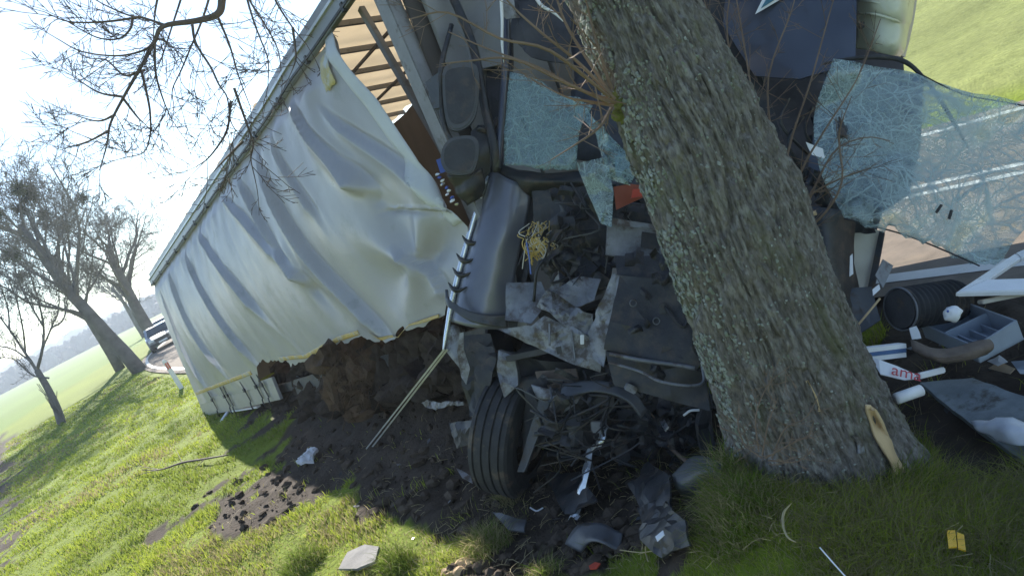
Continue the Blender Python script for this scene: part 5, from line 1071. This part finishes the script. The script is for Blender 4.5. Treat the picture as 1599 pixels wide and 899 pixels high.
tag(panel('plastic_scrap', [at(1420, 512, 3.9), at(1432, 508, 3.9), at(1438, 528, 3.88), at(1424, 530, 3.88)], 'bag', None, .004, .02, 8, 7, .05, px=False), 'small clear plastic scrap left of the drawer', 'plastic film')
tag(panel('mirror_shard', [at(1366, 430, 4.3), at(1378, 405, 4.32), at(1394, 415, 4.32), at(1378, 450, 4.28)], 'grey_metal', None, .006, 0, 5, 1, .2, px=False), 'flat grey shard leaning by the cab, right of the trunk', 'shard')
tag(panel('white_shard', [at(1362, 452, 4.27), at(1372, 444, 4.28), at(1374, 452, 4.27), at(1363, 462, 4.25)], 'white_plastic', None, .006, 0, 5, 1, .2, px=False), 'small white shard below the flat grey shard', 'shard')
tag(MB().tube([at(1336, 512, 4.1), at(1374, 466, 4.15)], .007, 5).build('wooden_stick', 'bare_wood', None, True), 'thin pale stick leaning right of the trunk', 'stick')
for i in range(12):
    pass
def shards():
    rg = random.Random(21)
    for i in range(46):
        x, y = rg.uniform(450, 1120), rg.uniform(640, 850)
        if i > 32: x, y = rg.uniform(1390, 1590), rg.uniform(470, 640)
        p = gp3(x, y, .03); s_ = rg.uniform(.012, .035); a = rg.uniform(0, 6.28); e1 = np.array([math.cos(a), math.sin(a), rg.uniform(-.4, .4)]); e2 = np.array([-math.sin(a), math.cos(a), rg.uniform(-.3, .6)])
        P = [p + e1 * s_, p + e2 * s_ * .6, p - e1 * s_ * .8 + e2 * s_ * .2, p - e2 * s_ * .5]
        o = MB().prism(P, (0, 0, .004)).build('plastic_shard', rg.choice(['white_metal', 'grey_metal', 'grey_plastic', 'black_plastic']), None)
        tag(o, 'tiny sharp fragment scattered over the churned earth' if i <= 32 else 'tiny fragment scattered between the debris at the right', 'fragment', 'small fragments in the pit' if i <= 32 else 'small fragments in the right hand pile')
shards()

# ------------------------------------------------------------------ delineator post, parked cars
def post():
    a = gp3(284, 606); o = thing('delineator_post', a, 'white roadside marker post with red reflectors on the far verge', 'marker post'); up = np.array([0, 0, 1.0]); rx = nz([RN[0], RN[1], 0]); ry = nz([RDIR[0], RDIR[1], 0])
    MB().prism([a - rx * .06 - up * .1, a + rx * .06 - up * .1, a + rx * .06 + up * .85, a + up * .96, a - rx * .06 + up * .92], ry * .08).build('post', 'white_plastic', o, bevel=.008)
    for k in (-1, 1): MB().box(a + up * .74 + rx * .028 * k - ry * .004, (rx, ry, up), (.018, .006, .10)).build('reflector', 'reflector', o)
post()
def car(px, py, rot, paint, label):
    p = gz(px, py, .0); o = thing('parked_car', p, label, 'car', 'cars waiting on the road'); c, s = math.cos(rot), math.sin(rot); X = np.array([c, s, 0]); Y = np.array([-s, c, 0]); Zv = np.array([0, 0, 1.0])
    def W_(x, y, z): return p + X * x + Y * y + Zv * z
    prof = [(-2.1, .35), (-2.15, .75), (-1.75, .88), (-1.0, .95), (-.35, 1.38), (.7, 1.45), (1.5, 1.32), (2.05, .95), (2.15, .6), (2.05, .32)]   # nose at -x
    G = np.array([[W_(x, y * (.88 if z > 1.0 else 1) * .88, z) for x, z in prof + prof[:1]] for y in (-1, -.96, -.5, 0, .5, .96, 1)])
    G[0] = (G[0] + (G[1].mean(0) - G[0]) * .03); me = grid_mesh('body', G); b = link('body', me, paint, o, smooth=False)
    for q in (0, -1): MB().prism([G[q][k] for k in range(len(prof))], Y * .004 * (1 if q else -1)).build('body_side', paint, o)
    MB().prism([W_(-.98, -.72, .99), W_(-.98, .72, .99), W_(-.40, .62, 1.36), W_(-.40, -.62, 1.36)], -X * .012 + Zv * .012).build('windscreen', 'car_glass', o)
    for sy in (-1, 1):
        MB().prism([W_(-.75, .88 * sy, .98), W_(1.5, .88 * sy, .98), W_(1.2, .80 * sy, 1.32), W_(-.3, .80 * sy, 1.34)], Y * .012 * sy).build('side_window', 'car_glass', o)
        MB().box(W_(-2.1, .62 * sy, .70), (X, Y, Zv), (.05, .18, .08)).build('headlight', 'lamp_glass', o, bevel=.02)
        for wx in (-1.35, 1.3):
            w_ = MB().tube([W_(wx, .70 * sy, .32), W_(wx, .90 * sy, .32)], .32, 18).build('wheel', 'rubber', o); MB().tube([W_(wx, .88 * sy, .32), W_(wx, .91 * sy, .32)], .2, 14).build('rim', 'aluminium', w_)
    MB().box(W_(-2.14, 0, .62), (X, Y, Zv), (.03, .42, .08)).build('grille', 'black_plastic', o); MB().box(W_(-2.10, 0, .42), (X, Y, Zv), (.06, .8, .09)).build('bumper', 'black_plastic', o, bevel=.02)
    MB().box(W_(-2.18, 0, .47), (X, Y, Zv), (.012, .26, .055)).build('number_plate', 'white_plastic', o)
car(262, 538, R(112), 'car_paint', 'silver car waiting on the road behind the trailer tail')
car(264, 519, R(108), 'car_white', 'pale car farther back behind the silver car')

# ------------------------------------------------------------------ thin spring haze
HZ = MB().box((0, 500, 9), ((1, 0, 0), (0, 1, 0), (0, 0, 1)), (1400, 1200, 15)).build('haze', None, None, origin=(0, 0, 0)); HZ['kind'] = 'stuff'; HZ['label'] = 'thin pale haze over the fields'
hm = bpy.data.materials.new('haze'); hm.use_nodes = True; hn = hm.node_tree.nodes; hn.clear(); ho = hn.new('ShaderNodeOutputMaterial'); hv = hn.new('ShaderNodeVolumePrincipled')
hv.inputs['Density'].default_value = .0009; hv.inputs['Color'].default_value = (.72, .82, .95, 1); hv.inputs['Anisotropy'].default_value = .3; hm.node_tree.links.new(hv.outputs[0], ho.inputs['Volume']); HZ.data.materials.append(hm)
